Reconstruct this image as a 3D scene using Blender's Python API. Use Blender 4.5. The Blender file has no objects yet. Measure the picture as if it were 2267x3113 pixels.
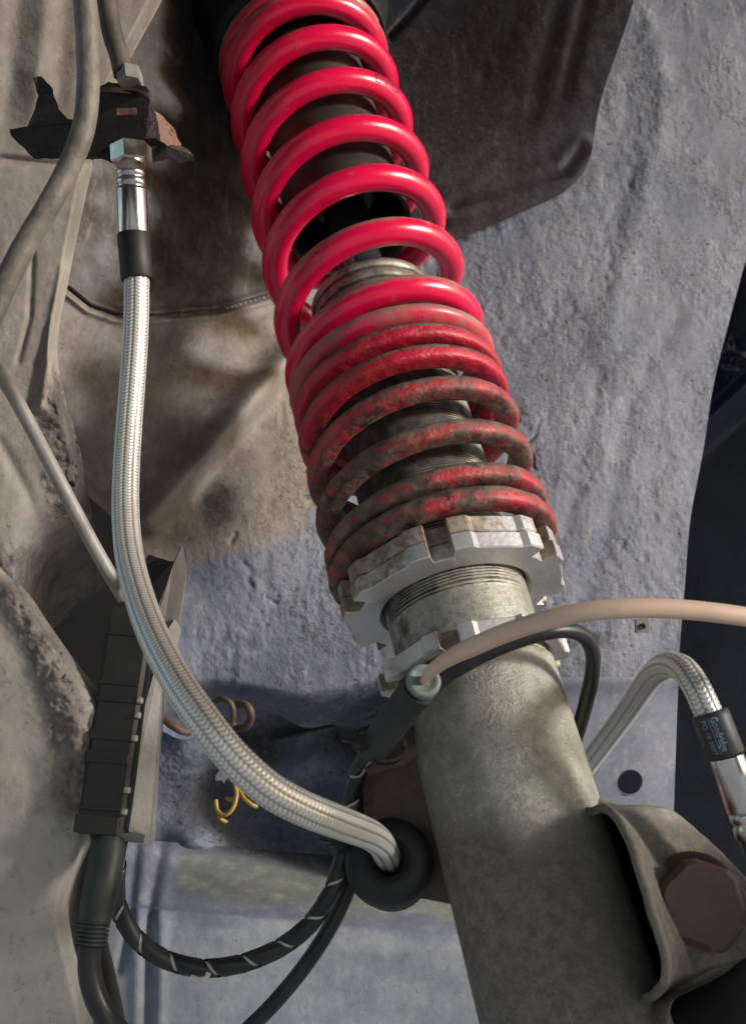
import bpy, bmesh, math, random
import numpy as np
from mathutils import Matrix, Vector, Quaternion

random.seed(4)
rng = np.random.default_rng(4)
R = math.radians

# ------------------------------------------------------------------ camera, world, sun, exposure
scene = bpy.context.scene
col = scene.collection
CAM_POS = Vector((0.0, 0.0, 0.62))
PITCH = 22.0
cam_data = bpy.data.cameras.new('camera')
cam = bpy.data.objects.new('camera', cam_data)
col.objects.link(cam)
cam.location = CAM_POS
cam.rotation_euler = (R(90 + PITCH), 0, 0)
cam_data.sensor_fit = 'HORIZONTAL'
cam_data.sensor_width = 36.0
cam_data.lens = 36.0 * 2290.0 / 1652.0
cam_data.clip_start = 0.01
cam_data.clip_end = 500.0
scene.camera = cam
cam_data.dof.use_dof = True
cam_data.dof.focus_distance = 0.375
cam_data.dof.aperture_fstop = 32.0

SUN_EL, SUN_AZ = 11.0, 66.0        # azimuth: degrees to the right of the direction back towards the viewer
world = bpy.data.worlds.new('World')
scene.world = world
world.use_nodes = True
wn = world.node_tree
bg = wn.nodes['Background']
sky = wn.nodes.new('ShaderNodeTexSky')
sky.sky_type = 'NISHITA'
sky.sun_disc = False
sky.sun_elevation = R(SUN_EL)
sky.sun_rotation = R(90 + (90 - SUN_AZ))
sky.dust_density = 2.0
wn.links.new(sky.outputs[0], bg.inputs[0])
bg.inputs[1].default_value = 0.15

sun_dir = Vector((math.sin(R(SUN_AZ)) * math.cos(R(SUN_EL)), -math.cos(R(SUN_AZ)) * math.cos(R(SUN_EL)), math.sin(R(SUN_EL))))
sl = bpy.data.lights.new('sun', 'SUN')
sl.energy = 2.2
sl.angle = R(8)
sl.color = (1.0, 0.985, 0.965)
so = bpy.data.objects.new('sun', sl)
col.objects.link(so)
so.rotation_euler = sun_dir.to_track_quat('Z', 'Y').to_euler()
so.location = sun_dir * 5

vs = scene.view_settings
vs.view_transform = 'Standard'
vs.look = 'None'
vs.gamma = 1.0
vs.exposure = 0.54

# ------------------------------------------------------------------ helpers
MAT3 = np.array(cam.rotation_euler.to_matrix())
CP = np.array(CAM_POS)
F = 2290.0


def at(x, y, d):
    """point (metres) seen at picture position x, y and d millimetres from the viewer"""
    x, y, d = np.broadcast_arrays(np.asarray(x, float), np.asarray(y, float), np.asarray(d, float) / 1000.0)
    c = np.stack([(x - 826.0) / F * d, -(y - 1134.0) / F * d, -d], -1)
    return c @ MAT3.T + CP


def cam2w(v):
    return np.asarray(v, float) @ MAT3.T


def _hash(ix, iy, iz, seed):
    h = (ix.astype(np.int64) * 374761393 + iy.astype(np.int64) * 668265263 + iz.astype(np.int64) * 2147483647 + seed * 974711) & 0x7fffffff
    h = ((h ^ (h >> 13)) * 1274126177) & 0x7fffffff
    return ((h ^ (h >> 16)) & 0xffff) / 65535.0


def vnoise(P, seed=0):
    I = np.floor(P).astype(np.int64); f = P - I
    f = f * f * (3 - 2 * f)
    r = 0
    for dx in (0, 1):
        wx = f[..., 0] if dx else 1 - f[..., 0]
        for dy in (0, 1):
            wy = f[..., 1] if dy else 1 - f[..., 1]
            for dz in (0, 1):
                wz = f[..., 2] if dz else 1 - f[..., 2]
                r = r + wx * wy * wz * _hash(I[..., 0] + dx, I[..., 1] + dy, I[..., 2] + dz, seed)
    return r


def fbm(P, scale, oct=4, seed=0, gain=0.5):
    r = 0; a = 1.0; t = 0
    for o in range(oct):
        r = r + a * vnoise(np.asarray(P) * scale * 2 ** o + 17.3 * o, seed + o); t += a; a *= gain
    return r / t


def sstep(a, b, x):
    t = np.clip((np.asarray(x, float) - a) / (b - a), 0, 1)
    return t * t * (3 - 2 * t)


def spline(P, n, closed=False):
    """Catmull-Rom through control points, resampled to n points of equal step"""
    P = np.asarray(P, float)
    Q = np.vstack([2 * P[0] - P[1], P, 2 * P[-1] - P[-2]])
    out = []
    for i in range(1, len(Q) - 2):
        p0, p1, p2, p3 = Q[i - 1], Q[i], Q[i + 1], Q[i + 2]
        t = np.linspace(0, 1, 24, endpoint=False)[:, None]
        out.append(0.5 * (2 * p1 + (p2 - p0) * t + (2 * p0 - 5 * p1 + 4 * p2 - p3) * t ** 2 + (3 * p1 - p0 - 3 * p2 + p3) * t ** 3))
    out = np.vstack(out + [Q[-2][None]])
    s = np.r_[0, np.cumsum(np.linalg.norm(np.diff(out[:, :3], axis=0), axis=1))]
    u = np.linspace(0, s[-1], n)
    return np.stack([np.interp(u, s, out[:, k]) for k in range(out.shape[1])], -1)


def frames(P, up=None):
    """parallel-transported tangent, normal, binormal along a path"""
    T = np.gradient(P, axis=0); T /= np.linalg.norm(T, axis=1)[:, None]
    n = np.array(up if up is not None else (0, -1, 0.2), float)
    n = n - T[0] * (n @ T[0]); n /= np.linalg.norm(n)
    N = [n]
    for i in range(1, len(P)):
        n = N[-1] - T[i] * (N[-1] @ T[i]); N.append(n / np.linalg.norm(n))
    N = np.array(N)
    return T, N, np.cross(T, N)


class MB:
    def __init__(self):
        self.v = []; self.f = []; self.n = 0; self.smooth = []; self.attr = {}

    def add(self, V, Fs, smooth=True):
        V = np.asarray(V, float).reshape(-1, 3)
        self.v.append(V)
        for f in Fs:
            self.f.append(tuple(int(i) + self.n for i in f))
        self.smooth += [smooth] * len(Fs)
        self.n += len(V)
        return self

    def grid(self, G, closeu=False, closev=False, smooth=True, flip=False):
        m, n = G.shape[:2]
        i = np.arange(m if closeu else m - 1); j = np.arange(n if closev else n - 1)
        I, J = np.meshgrid(i, j, indexing='ij')
        I2, J2 = (I + 1) % m, (J + 1) % n
        q = np.stack([I * n + J, I2 * n + J, I2 * n + J2, I * n + J2], -1).reshape(-1, 4)
        if flip: q = q[:, ::-1]
        return self.add(G, q.tolist(), smooth)

    def tube(self, P, r, seg=24, cap=True, up=None, smooth=True, shape=None):
        P = np.asarray(P, float); r = np.broadcast_to(np.asarray(r, float), (len(P),))
        T, N, B = frames(P, up)
        a = np.linspace(0, 2 * np.pi, seg, endpoint=False)
        k = np.ones(seg) if shape is None else shape(a)
        G = P[:, None] + r[:, None, None] * k[None, :, None] * (np.cos(a)[None, :, None] * N[:, None] + np.sin(a)[None, :, None] * B[:, None])
        base = self.n
        self.grid(G, closev=True, smooth=smooth)
        if cap:
            self.f.append(tuple(base + np.arange(seg)[::-1])); self.smooth.append(False)
            self.f.append(tuple(base + (len(P) - 1) * seg + np.arange(seg))); self.smooth.append(False)
        return self

    def lathe(self, prof, M=None, seg=64, smooth=True):
        """prof: list of (r, z); M maps local to target space"""
        prof = np.asarray(prof, float)
        a = np.linspace(0, 2 * np.pi, seg, endpoint=False)
        G = np.stack([prof[:, 0][:, None] * np.cos(a), prof[:, 0][:, None] * np.sin(a), np.repeat(prof[:, 1][:, None], seg, 1)], -1)
        if M is not None: G = tr(M, G)
        return self.grid(G, closev=True, smooth=smooth, flip=True)

    def prism(self, out, z0, z1, M=None, bevel=0.0, smooth=False):
        """outline (n,2) counter-clockwise extruded between z0 and z1"""
        out = np.asarray(out, float); n = len(out)
        c = out.mean(0)
        rows = []
        if bevel > 0:
            d = out - c; L = np.linalg.norm(d, axis=1)[:, None]
            inn = c + d * (1 - bevel / np.maximum(L, 1e-9))
            rows = [(inn, z0), (out, z0 + bevel), (out, z1 - bevel), (inn, z1)]
        else:
            rows = [(out, z0), (out, z1)]
        G = np.stack([np.c_[o, np.full(n, z)] for o, z in rows], 0)
        if M is not None: G = tr(M, G)
        b = self.n
        self.grid(G, closev=True, smooth=smooth, flip=True)
        m = len(rows)
        self.f.append(tuple(b + np.arange(n)[::-1])); self.smooth.append(False)
        self.f.append(tuple(b + (m - 1) * n + np.arange(n))); self.smooth.append(False)
        return self

    def box(self, lo, hi, M=None, bevel=0.0):
        lo = np.asarray(lo, float); hi = np.asarray(hi, float)
        b = bevel
        o = [(lo[0] + b, lo[1]), (hi[0] - b, lo[1]), (hi[0], lo[1] + b), (hi[0], hi[1] - b), (hi[0] - b, hi[1]), (lo[0] + b, hi[1]), (lo[0], hi[1] - b), (lo[0], lo[1] + b)] if b > 0 else \
            [(lo[0], lo[1]), (hi[0], lo[1]), (hi[0], hi[1]), (lo[0], hi[1])]
        return self.prism(o, lo[2], hi[2], M, bevel=b * 0.8)

    def build(self, name, mat=None, parent=None, org=None, attrs=None, recenter=False):
        V = np.vstack(self.v)
        loc = None
        if org is not None: V = V - np.asarray(org)
        if recenter and parent is None:
            loc = V.mean(0); V = V - loc
        me = bpy.data.meshes.new(name)
        me.from_pydata(V.tolist(), [], self.f)
        me.polygons.foreach_set('use_smooth', self.smooth)
        for k, a in (attrs or {}).items():
            at_ = me.attributes.new(k, 'FLOAT', 'POINT')
            at_.data.foreach_set('value', np.asarray(a, float).ravel())
        me.update()
        o = bpy.data.objects.new(name, me)
        col.objects.link(o)
        if mat is not None: me.materials.append(mat)
        if parent is not None: o.parent = parent
        if loc is not None: o.location = loc
        return o


def tr(M, G):
    M = np.asarray(M)
    return G @ M[:3, :3].T + M[:3, 3]


def frame(o, z, x=None):
    """4x4 matrix at o with local z along z and local x as near as possible to x"""
    z = np.asarray(z, float); z = z / np.linalg.norm(z)
    x = np.asarray(x if x is not None else (1, 0.01, 0.02), float)
    x = x - z * (x @ z); x /= np.linalg.norm(x)
    y = np.cross(z, x)
    M = np.eye(4); M[:3, 0] = x; M[:3, 1] = y; M[:3, 2] = z; M[:3, 3] = o
    return M


def tag(o, label=None, cat=None, group=None, kind=None):
    if label: o['label'] = label
    if cat: o['category'] = cat
    if group: o['group'] = group
    if kind: o['kind'] = kind
    return o


def empty(name, loc, label, cat, rot=None):
    o = bpy.data.objects.new(name, None)
    o.empty_display_size = 0.01
    col.objects.link(o)
    o.location = loc
    if rot is not None: o.rotation_euler = Matrix(rot[:3, :3].tolist()).to_euler()
    return tag(o, label, cat)


# ------------------------------------------------------------------ materials
class NT:
    def __init__(self, name):
        self.m = bpy.data.materials.new(name); self.m.use_nodes = True
        self.t = self.m.node_tree; self.b = self.t.nodes['Principled BSDF']
        self.co = self.t.nodes.new('ShaderNodeTexCoord').outputs['Object']

    def link(self, a, b): self.t.links.new(a, b)

    def noise(self, scale, detail=5, rough=0.55, co=None, dist=0.0):
        n = self.t.nodes.new('ShaderNodeTexNoise')
        n.inputs['Scale'].default_value = scale; n.inputs['Detail'].default_value = detail
        n.inputs['Roughness'].default_value = rough; n.inputs['Distortion'].default_value = dist
        self.link(co or self.co, n.inputs['Vector']); return n.outputs['Fac']

    def voronoi(self, scale, feature='F1', rand=1.0, co=None):
        n = self.t.nodes.new('ShaderNodeTexVoronoi'); n.feature = feature
        n.inputs['Scale'].default_value = scale; n.inputs['Randomness'].default_value = rand
        self.link(co or self.co, n.inputs['Vector']); return n.outputs['Distance']

    def stretch(self, s):
        n = self.t.nodes.new('ShaderNodeMapping'); n.inputs['Scale'].default_value = s
        self.link(self.co, n.inputs['Vector']); return n.outputs[0]

    def ramp(self, fac, a, b, lo=0.0, hi=1.0):
        n = self.t.nodes.new('ShaderNodeMapRange'); n.interpolation_type = 'SMOOTHSTEP'
        for i, v in zip(('From Min', 'From Max', 'To Min', 'To Max'), (a, b, lo, hi)): n.inputs[i].default_value = v
        self.link(fac, n.inputs['Value']); return n.outputs[0]

    def math(self, op, a, b=None):
        n = self.t.nodes.new('ShaderNodeMath'); n.operation = op
        for i, v in enumerate((a, b)):
            if v is None: continue
            if isinstance(v, (int, float)): n.inputs[i].default_value = v
            else: self.link(v, n.inputs[i])
        return n.outputs[0]

    def mix(self, fac, a, b):
        n = self.t.nodes.new('ShaderNodeMix'); n.data_type = 'RGBA'
        if isinstance(fac, (int, float)): n.inputs[0].default_value = fac
        else: self.link(fac, n.inputs[0])
        for i, v in ((6, a), (7, b)):
            if isinstance(v, tuple): n.inputs[i].default_value = (*v, 1)
            else: self.link(v, n.inputs[i])
        return n.outputs[2]

    def attr(self, name):
        n = self.t.nodes.new('ShaderNodeAttribute'); n.attribute_name = name; return n.outputs['Fac']

    def bump(self, h, dist, strength=1.0, prev=None):
        n = self.t.nodes.new('ShaderNodeBump'); n.inputs['Distance'].default_value = dist; n.inputs['Strength'].default_value = strength
        self.link(h, n.inputs['Height'])
        if prev is not None: self.link(prev, n.inputs['Normal'])
        return n.outputs[0]

    def set(self, color=None, rough=None, metal=None, normal=None, coat=None, spec=None, coat_rough=None):
        for k, v in (('Base Color', color), ('Roughness', rough), ('Metallic', metal), ('Normal', normal), ('Coat Weight', coat), ('Specular IOR Level', spec), ('Coat Roughness', coat_rough)):
            if v is None: continue
            s = self.b.inputs[k]
            if isinstance(v, tuple): s.default_value = (*v, 1)
            elif isinstance(v, (int, float)): s.default_value = v
            else: self.link(v, s)
        return self.m


def m_simple(name, c1, c2, rough, metal=0.0, scale=150, bump=0.0002, coat=None, lo=0.35, hi=0.7, rough2=None, bscale=None, spec=None):
    n = NT(name)
    f = n.ramp(n.noise(scale, 6, 0.6), lo, hi)
    nor = n.bump(n.noise(bscale or scale * 4, 5, 0.6), bump)
    r = rough if rough2 is None else n.ramp(n.noise(scale * 0.7, 4), lo, hi, rough, rough2)
    return n.set(n.mix(f, c1, c2), r, metal, nor, coat, spec)


M = {}
M['black_rubber'] = m_simple('black_rubber', (0.009, 0.0095, 0.011), (0.02, 0.02, 0.02), 0.55, scale=120, bump=0.00006)
M['cable_black'] = m_simple('cable_black', (0.012, 0.013, 0.014), (0.03, 0.031, 0.032), 0.33, scale=90, bump=0.00005, rough2=0.5)
M['boot_rubber'] = m_simple('boot_rubber', (0.022, 0.026, 0.027), (0.04, 0.045, 0.045), 0.5, scale=140, bump=0.00006)
M['cap_rubber'] = m_simple('cap_rubber', (0.17, 0.21, 0.20), (0.22, 0.26, 0.25), 0.6, scale=200, bump=0.00005)
M['black_plastic'] = m_simple('black_plastic', (0.008, 0.008, 0.008), (0.03, 0.027, 0.023), 0.5, scale=70, bump=0.00015, lo=0.45, hi=0.9)
M['liner_plastic'] = m_simple('liner_plastic', (0.006, 0.009, 0.016), (0.01, 0.014, 0.024), 0.3, scale=25, bump=0.0012, bscale=60)
M['void_shade'] = m_simple('void_shade', (0.004, 0.004, 0.005), (0.007, 0.007, 0.008), 0.8, scale=20, bump=0.001, bscale=50)  # near-black that stands in for shade in the gaps
M['beige_cable'] = m_simple('beige_cable', (0.80, 0.57, 0.43), (0.74, 0.53, 0.40), 0.5, scale=90, bump=0.00004)
M['white_plastic'] = m_simple('white_plastic', (0.82, 0.81, 0.79), (0.62, 0.58, 0.52), 0.5, scale=160, bump=0.0001)
M['yellow_wire'] = m_simple('yellow_wire', (0.50, 0.32, 0.045), (0.36, 0.21, 0.04), 0.5, scale=220, bump=0.0001)
M['fluff'] = m_simple('fluff', (0.6, 0.6, 0.62), (0.7, 0.7, 0.7), 0.8, scale=200, bump=0.00002)
M['grey_steel'] = m_simple('grey_steel', (0.33, 0.325, 0.30), (0.23, 0.215, 0.19), 0.55, 0.2, scale=70, bump=0.0002, bscale=400)
M['fin_steel'] = m_simple('fin_steel', (0.20, 0.185, 0.165), (0.145, 0.13, 0.115), 0.6, 0.1, scale=70, bump=0.0002, bscale=400)
M['zinc'] = m_simple('zinc', (0.72, 0.67, 0.60), (0.5, 0.45, 0.38), 0.22, 1.0, scale=120, bump=0.00006, rough2=0.42)
M['zinc_clean'] = m_simple('zinc_clean', (0.74, 0.70, 0.66), (0.62, 0.56, 0.50), 0.2, 1.0, scale=90, bump=0.00003, rough2=0.34)
M['pipe_paint'] = m_simple('pipe_paint', (0.22, 0.20, 0.165), (0.12, 0.105, 0.085), 0.55, scale=110, bump=0.0005, bscale=300)
M['pipe_dirty'] = m_simple('pipe_dirty', (0.06, 0.048, 0.04), (0.12, 0.10, 0.082), 0.6, scale=110, bump=0.0004, bscale=350)
M['rod_dark'] = m_simple('rod_dark', (0.025, 0.03, 0.045), (0.03, 0.036, 0.05), 0.1, 0.0, scale=60, bump=0.00001, coat=1.0)
M['bump_stop'] = m_simple('bump_stop', (0.10, 0.11, 0.13), (0.14, 0.15, 0.17), 0.7, scale=150, bump=0.0002)
M['dust_boot'] = m_simple('dust_boot', (0.018, 0.016, 0.015), (0.065, 0.054, 0.045), 0.55, scale=35, bump=0.0002, lo=0.35, hi=0.75)
M['sleeve_print'] = m_simple('sleeve_print', (0.25, 0.35, 0.41), (0.13, 0.18, 0.21), 0.6, scale=300, bump=0.00002)
M['spring_print'] = m_simple('spring_print', (0.03, 0.005, 0.008), (0.06, 0.008, 0.012), 0.5, scale=300, bump=0.00001)


def m_spring(name, red, red2, dirt, dirt2, helper=False):
    n = NT(name)
    d = n.attr('dust')
    n1 = n.noise(90, 7, 0.62); n2 = n.noise(420, 6, 0.6)
    fac = n.math('ADD', d, n.math('MULTIPLY', n.math('SUBTRACT', n1, 0.5), 1.3))
    fac = n.math('ADD', fac, n.math('MULTIPLY', n.math('SUBTRACT', n2, 0.5), 0.6 if helper else 0.4))
    fac = n.ramp(fac, 0.25, 0.9 if not helper else 0.7)
    redc = n.mix(n.ramp(n.noise(60, 4), 0.4, 0.7), red, red2)
    dirtc = n.mix(n.ramp(n.noise(160, 6), 0.35, 0.7), dirt, dirt2)
    c = n.mix(fac, redc, dirtc)
    if not helper:
        chip_ = n.math('MULTIPLY', n.ramp(n.noise(230, 4, 0.72), 0.665, 0.69), n.ramp(n.noise(40, 2), 0.45, 0.6))
        c = n.mix(n.math('MULTIPLY', chip_, 0.85), c, (0.10, 0.06, 0.055))
    # dark specks of stuck dirt
    sp = n.ramp(n.noise(700, 3, 0.7), 0.66, 0.74)
    sp = n.math('MULTIPLY', sp, n.ramp(n.noise(130, 3), 0.45, 0.6))
    c = n.mix(n.math('MULTIPLY', sp, 0.7), c, (0.05, 0.03, 0.028))
    if helper:
        chip = n.ramp(n.noise(210, 4, 0.7), 0.66, 0.69)
        c = n.mix(n.math('MULTIPLY', chip, n.ramp(n.noise(45, 2), 0.42, 0.6)), c, (0.62, 0.06, 0.04))
        black = n.ramp(n.noise(75, 5, 0.6), 0.60, 0.66)
        c = n.mix(n.math('MULTIPLY', black, 0.85), c, (0.028, 0.022, 0.021))
    r = n.ramp(fac, 0, 1, 0.24 if not helper else 0.4, 0.72)
    nor = n.bump(n.noise(500, 5, 0.65), 0.0006 if helper else 0.0001)
    nor = n.bump(n.noise(70, 3, 0.5), 0.0006 if helper else 0.0002, 1.0, nor)
    return n.set(c, r, 0.0, nor, n.ramp(fac, 0.1, 0.6, 0.5 if not helper else 0.05, 0.0), None, 0.25)


M['red_spring'] = m_spring('red_spring', (0.80, 0.004, 0.075), (0.70, 0.004, 0.06), (0.33, 0.12, 0.115), (0.36, 0.19, 0.165))
M['helper_spring'] = m_spring('helper_spring', (0.55, 0.015, 0.05), (0.42, 0.03, 0.035), (0.085, 0.058, 0.047), (0.20, 0.145, 0.115), True)


def m_alu():
    n = NT('aluminium')
    d = n.attr('dirt')
    fac = n.math('ADD', d, n.math('MULTIPLY', n.math('SUBTRACT', n.noise(140, 8, 0.7), 0.5), 2.1))
    fac = n.ramp(fac, 0.38, 0.85)
    base = n.mix(n.ramp(n.noise(60, 4), 0.3, 0.7), (0.68, 0.675, 0.68), (0.55, 0.545, 0.55))
    dirt = n.mix(n.ramp(n.noise(300, 5), 0.35, 0.65), (0.20, 0.155, 0.115), (0.36, 0.30, 0.23))
    c = n.mix(fac, base, dirt)
    sp = n.ramp(n.noise(800, 3, 0.7), 0.68, 0.74)
    c = n.mix(n.math('MULTIPLY', sp, 0.6), c, (0.12, 0.09, 0.06))
    nor = n.bump(n.noise(500, 5), 0.00022)
    return n.set(c, n.ramp(fac, 0, 1, 0.42, 0.8), n.ramp(fac, 0, 1, 0.55, 0.0), nor)


M['aluminium'] = m_alu()


def m_tube():
    n = NT('zinc_tube')
    d = n.attr('dirt')
    n1 = n.noise(45, 7, 0.62); n2 = n.noise(260, 5, 0.6)
    fac = n.math('ADD', d, n.math('MULTIPLY', n.math('SUBTRACT', n1, 0.5), 0.8))
    fac = n.ramp(n.math('ADD', fac, n.math('MULTIPLY', n.math('SUBTRACT', n2, 0.5), 0.7)), 0.2, 0.8)
    zinc = n.mix(n.ramp(n.noise(160, 7, 0.7), 0.35, 0.65), (0.45, 0.435, 0.365), (0.30, 0.29, 0.24))
    zinc = n.mix(n.math('MULTIPLY', n.ramp(n.noise(1100, 3, 0.7), 0.5, 0.68), 0.55), zinc, (0.52, 0.51, 0.44))
    dirt = n.mix(n.ramp(n.noise(260, 7, 0.72), 0.38, 0.64), (0.135, 0.113, 0.093), (0.225, 0.19, 0.155))
    dirt = n.mix(n.math('MULTIPLY', n.ramp(n.noise(900, 3, 0.7), 0.56, 0.68), 0.5), dirt, (0.30, 0.26, 0.21))
    c = n.mix(fac, zinc, dirt)
    spark = n.math('MULTIPLY', n.ramp(n.noise(900, 3, 0.75), 0.60, 0.70), n.ramp(n.noise(75, 4), 0.45, 0.65))
    c = n.mix(n.math('MULTIPLY', spark, n.ramp(fac, 0.8, 0.2, 0.15, 1.0)), c, (0.78, 0.77, 0.66))
    dark = n.ramp(n.noise(560, 4, 0.75), 0.61, 0.69)
    c = n.mix(n.math('MULTIPLY', dark, 0.55), c, (0.06, 0.045, 0.035))
    scr = n.ramp(n.noise(1.0, 3, 0.7, co=n.stretch((900, 900, 60))), 0.66, 0.72)
    c = n.mix(n.math('MULTIPLY', scr, 0.35), c, (0.5, 0.48, 0.42))
    nor = n.bump(n.noise(1300, 4, 0.7), 0.0004)
    nor = n.bump(n.noise(400, 5, 0.68), 0.0005, 0.8, nor)
    return n.set(c, n.ramp(fac, 0, 1, 0.48, 0.8), n.ramp(fac, 0, 1, 0.3, 0.0), nor)


M['zinc_tube'] = m_tube()


def m_threads():
    n = NT('thread_metal')
    d = n.attr('dirt')
    fac = n.ramp(n.math('ADD', d, n.math('MULTIPLY', n.math('SUBTRACT', n.noise(110, 6, 0.6), 0.5), 1.3)), 0.3, 0.75)
    c = n.mix(fac, n.mix(n.ramp(n.noise(420, 5, 0.7), 0.4, 0.65), (0.44, 0.43, 0.375), (0.30, 0.29, 0.24)), n.mix(n.ramp(n.noise(200, 5), 0.35, 0.7), (0.035, 0.032, 0.028), (0.12, 0.105, 0.09)))
    return n.set(c, n.ramp(fac, 0, 1, 0.46, 0.7), n.ramp(fac, 0, 1, 0.5, 0.05), n.bump(n.noise(1500, 4, 0.7), 0.0002))


M['thread_metal'] = m_threads()


def m_braid():
    n = NT('steel_braid')
    h = n.attr('weave')
    c = n.mix(n.ramp(h, 0.1, 0.75), (0.30, 0.28, 0.25), (0.80, 0.78, 0.73))
    return n.set(c, n.ramp(n.noise(120, 4), 0.3, 0.7, 0.3, 0.45), 0.35, None, 0.5, None, 0.12)


M['steel_braid'] = m_braid()


def m_undercoat(name):
    """brushed-on underseal over sheet steel: blue-grey, tan and dark tone (dirt and painted shade) mixed by attributes"""
    n = NT(name)
    pale = n.attr('pale'); tan = n.attr('tan'); dark = n.attr('dark'); grn = n.attr('green')
    n1 = n.noise(16, 8, 0.6); n2 = n.noise(110, 7, 0.65); n3 = n.noise(420, 5, 0.7)
    def wob(a, k=0.9):
        return n.ramp(n.math('ADD', a, n.math('MULTIPLY', n.math('SUBTRACT', n.math('ADD', n.math('MULTIPLY', n1, 0.6), n.math('MULTIPLY', n2, 0.4)), 0.5), k)), 0.25, 0.75)
    blue = n.mix(n.ramp(n1, 0.35, 0.68), (0.125, 0.145, 0.205), (0.20, 0.222, 0.29))
    blue = n.mix(n.math('MULTIPLY', n.ramp(n2, 0.5, 0.72), 0.5), blue, (0.30, 0.32, 0.37))
    tanc = n.mix(n.ramp(n2, 0.35, 0.7), (0.25, 0.224, 0.205), (0.195, 0.174, 0.16))
    tanc = n.mix(n.math('MULTIPLY', n.ramp(n1, 0.5, 0.75), 0.6), tanc, (0.40, 0.36, 0.30))
    c = n.mix(wob(tan), blue, tanc)
    c = n.mix(n.math('MULTIPLY', wob(pale), 0.85), c, n.mix(wob(tan), (0.36, 0.405, 0.435), (0.455, 0.425, 0.37)))
    gc = n.mix(n.ramp(n2, 0.35, 0.7), (0.175, 0.20, 0.17), (0.28, 0.295, 0.245))
    c = n.mix(wob(grn), c, gc)
    dk = n.mix(n.ramp(n3, 0.3, 0.7), (0.034, 0.031, 0.029), (0.068, 0.06, 0.053))
    c = n.mix(n.math('MULTIPLY', wob(dark, 1.5), 0.9), c, dk)
    rough = n.attr('rough')
    st = n.noise(1.0, 5, 0.6, co=n.stretch((190, 190, 34)))            # downward brush and water streaks
    patch = n.ramp(n.noise(26, 4, 0.6), 0.38, 0.62)                     # rough and smooth areas of the coating
    h1 = n.noise(360, 5, 0.66, dist=0.4); h2 = n.noise(1000, 4, 0.7)
    amp = n.math('MULTIPLY', n.ramp(rough, 0, 1, 0.12, 1.0), n.ramp(patch, 0, 1, 0.35, 1.0))
    # grime caught in the pits of the coating, pale wear on its peaks
    pit = n.math('MULTIPLY', n.ramp(h1, 0.44, 0.31), n.ramp(amp, 0.05, 0.8, 0.25, 0.95))
    c = n.mix(pit, c, dk)
    c = n.mix(n.math('MULTIPLY', n.ramp(h1, 0.55, 0.72), n.ramp(amp, 0, 1, 0.1, 0.45)), c, (0.42, 0.42, 0.43))
    c = n.mix(n.math('MULTIPLY', n.ramp(st, 0.56, 0.70), n.ramp(amp, 0.05, 0.6, 0.10, 0.45)), c, dk)
    grime = n.math('MULTIPLY', n.ramp(n.noise(38, 7, 0.68), 0.52, 0.70), n.ramp(tan, 0.2, 0.8, 0.15, 0.6))
    c = n.mix(grime, c, n.mix(n.ramp(n2, 0.4, 0.65), (0.115, 0.092, 0.074), (0.17, 0.145, 0.12)))
    c = n.mix(n.math('MULTIPLY', n.ramp(st, 0.44, 0.32), 0.16), c, (0.45, 0.44, 0.43))
    # specks: dark grit and pale splashes
    spd = n.math('MULTIPLY', n.ramp(n3, 0.63, 0.70), n.ramp(n2, 0.42, 0.58))
    c = n.mix(n.math('MULTIPLY', spd, 0.75), c, (0.045, 0.038, 0.034))
    spl = n.math('MULTIPLY', n.ramp(n.noise(620, 2, 0.6), 0.72, 0.76), n.ramp(n1, 0.4, 0.6))
    c = n.mix(n.math('MULTIPLY', spl, 0.6), c, (0.55, 0.54, 0.52))
    hh = n.math('ADD', n.math('ADD', n.math('MULTIPLY', h1, 0.75), n.math('MULTIPLY', h2, 0.3)), n.math('MULTIPLY', st, 0.5))
    hh = n.math('MULTIPLY', hh, n.ramp(amp, 0, 1, 0.2, 1.0))
    b2 = n.bump(hh, 0.0014, 1.0)
    return n.set(c, n.ramp(n2, 0.3, 0.7, 0.58, 0.8), 0.0, b2, None, 0.4)


M['undercoat'] = m_undercoat('undercoat')


def m_rust(name, a, b, c2, scale=90, rough=0.75, bump=0.0008):
    n = NT(name)
    c = n.mix(n.ramp(n.noise(scale, 7, 0.65), 0.35, 0.65), a, b)
    c = n.mix(n.ramp(n.noise(scale * 2.3, 5, 0.7), 0.58, 0.7), c, c2)
    nor = n.bump(n.noise(scale * 5, 5, 0.65), bump)
    return n.set(c, rough, 0.0, nor)


M['rusty_black'] = m_rust('rusty_black', (0.016, 0.013, 0.012), (0.04, 0.028, 0.024), (0.10, 0.055, 0.04), rough=0.5)
M['rusty_edge'] = m_rust('rusty_edge', (0.20, 0.105, 0.075), (0.30, 0.17, 0.125), (0.12, 0.06, 0.045))
M['bolt_rust'] = m_rust('bolt_rust', (0.07, 0.036, 0.03), (0.10, 0.05, 0.04), (0.045, 0.027, 0.024), 40, 0.5, 0.0003)
M['brown_plate'] = m_rust('brown_plate', (0.07, 0.045, 0.038), (0.115, 0.078, 0.06), (0.05, 0.035, 0.03), 60, 0.6, 0.0003)
M['dirty_bracket'] = m_rust('dirty_bracket', (0.085, 0.07, 0.058), (0.13, 0.11, 0.088), (0.06, 0.048, 0.04), 50, 0.65, 0.0004)
M['wing_paint'] = m_simple('wing_paint', (0.03, 0.03, 0.035), (0.035, 0.035, 0.04), 0.4, scale=20, bump=0.00002)
M['concrete'] = m_simple('concrete', (0.42, 0.425, 0.43), (0.49, 0.495, 0.50), 0.85, scale=3, bump=0.003, bscale=30)

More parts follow.
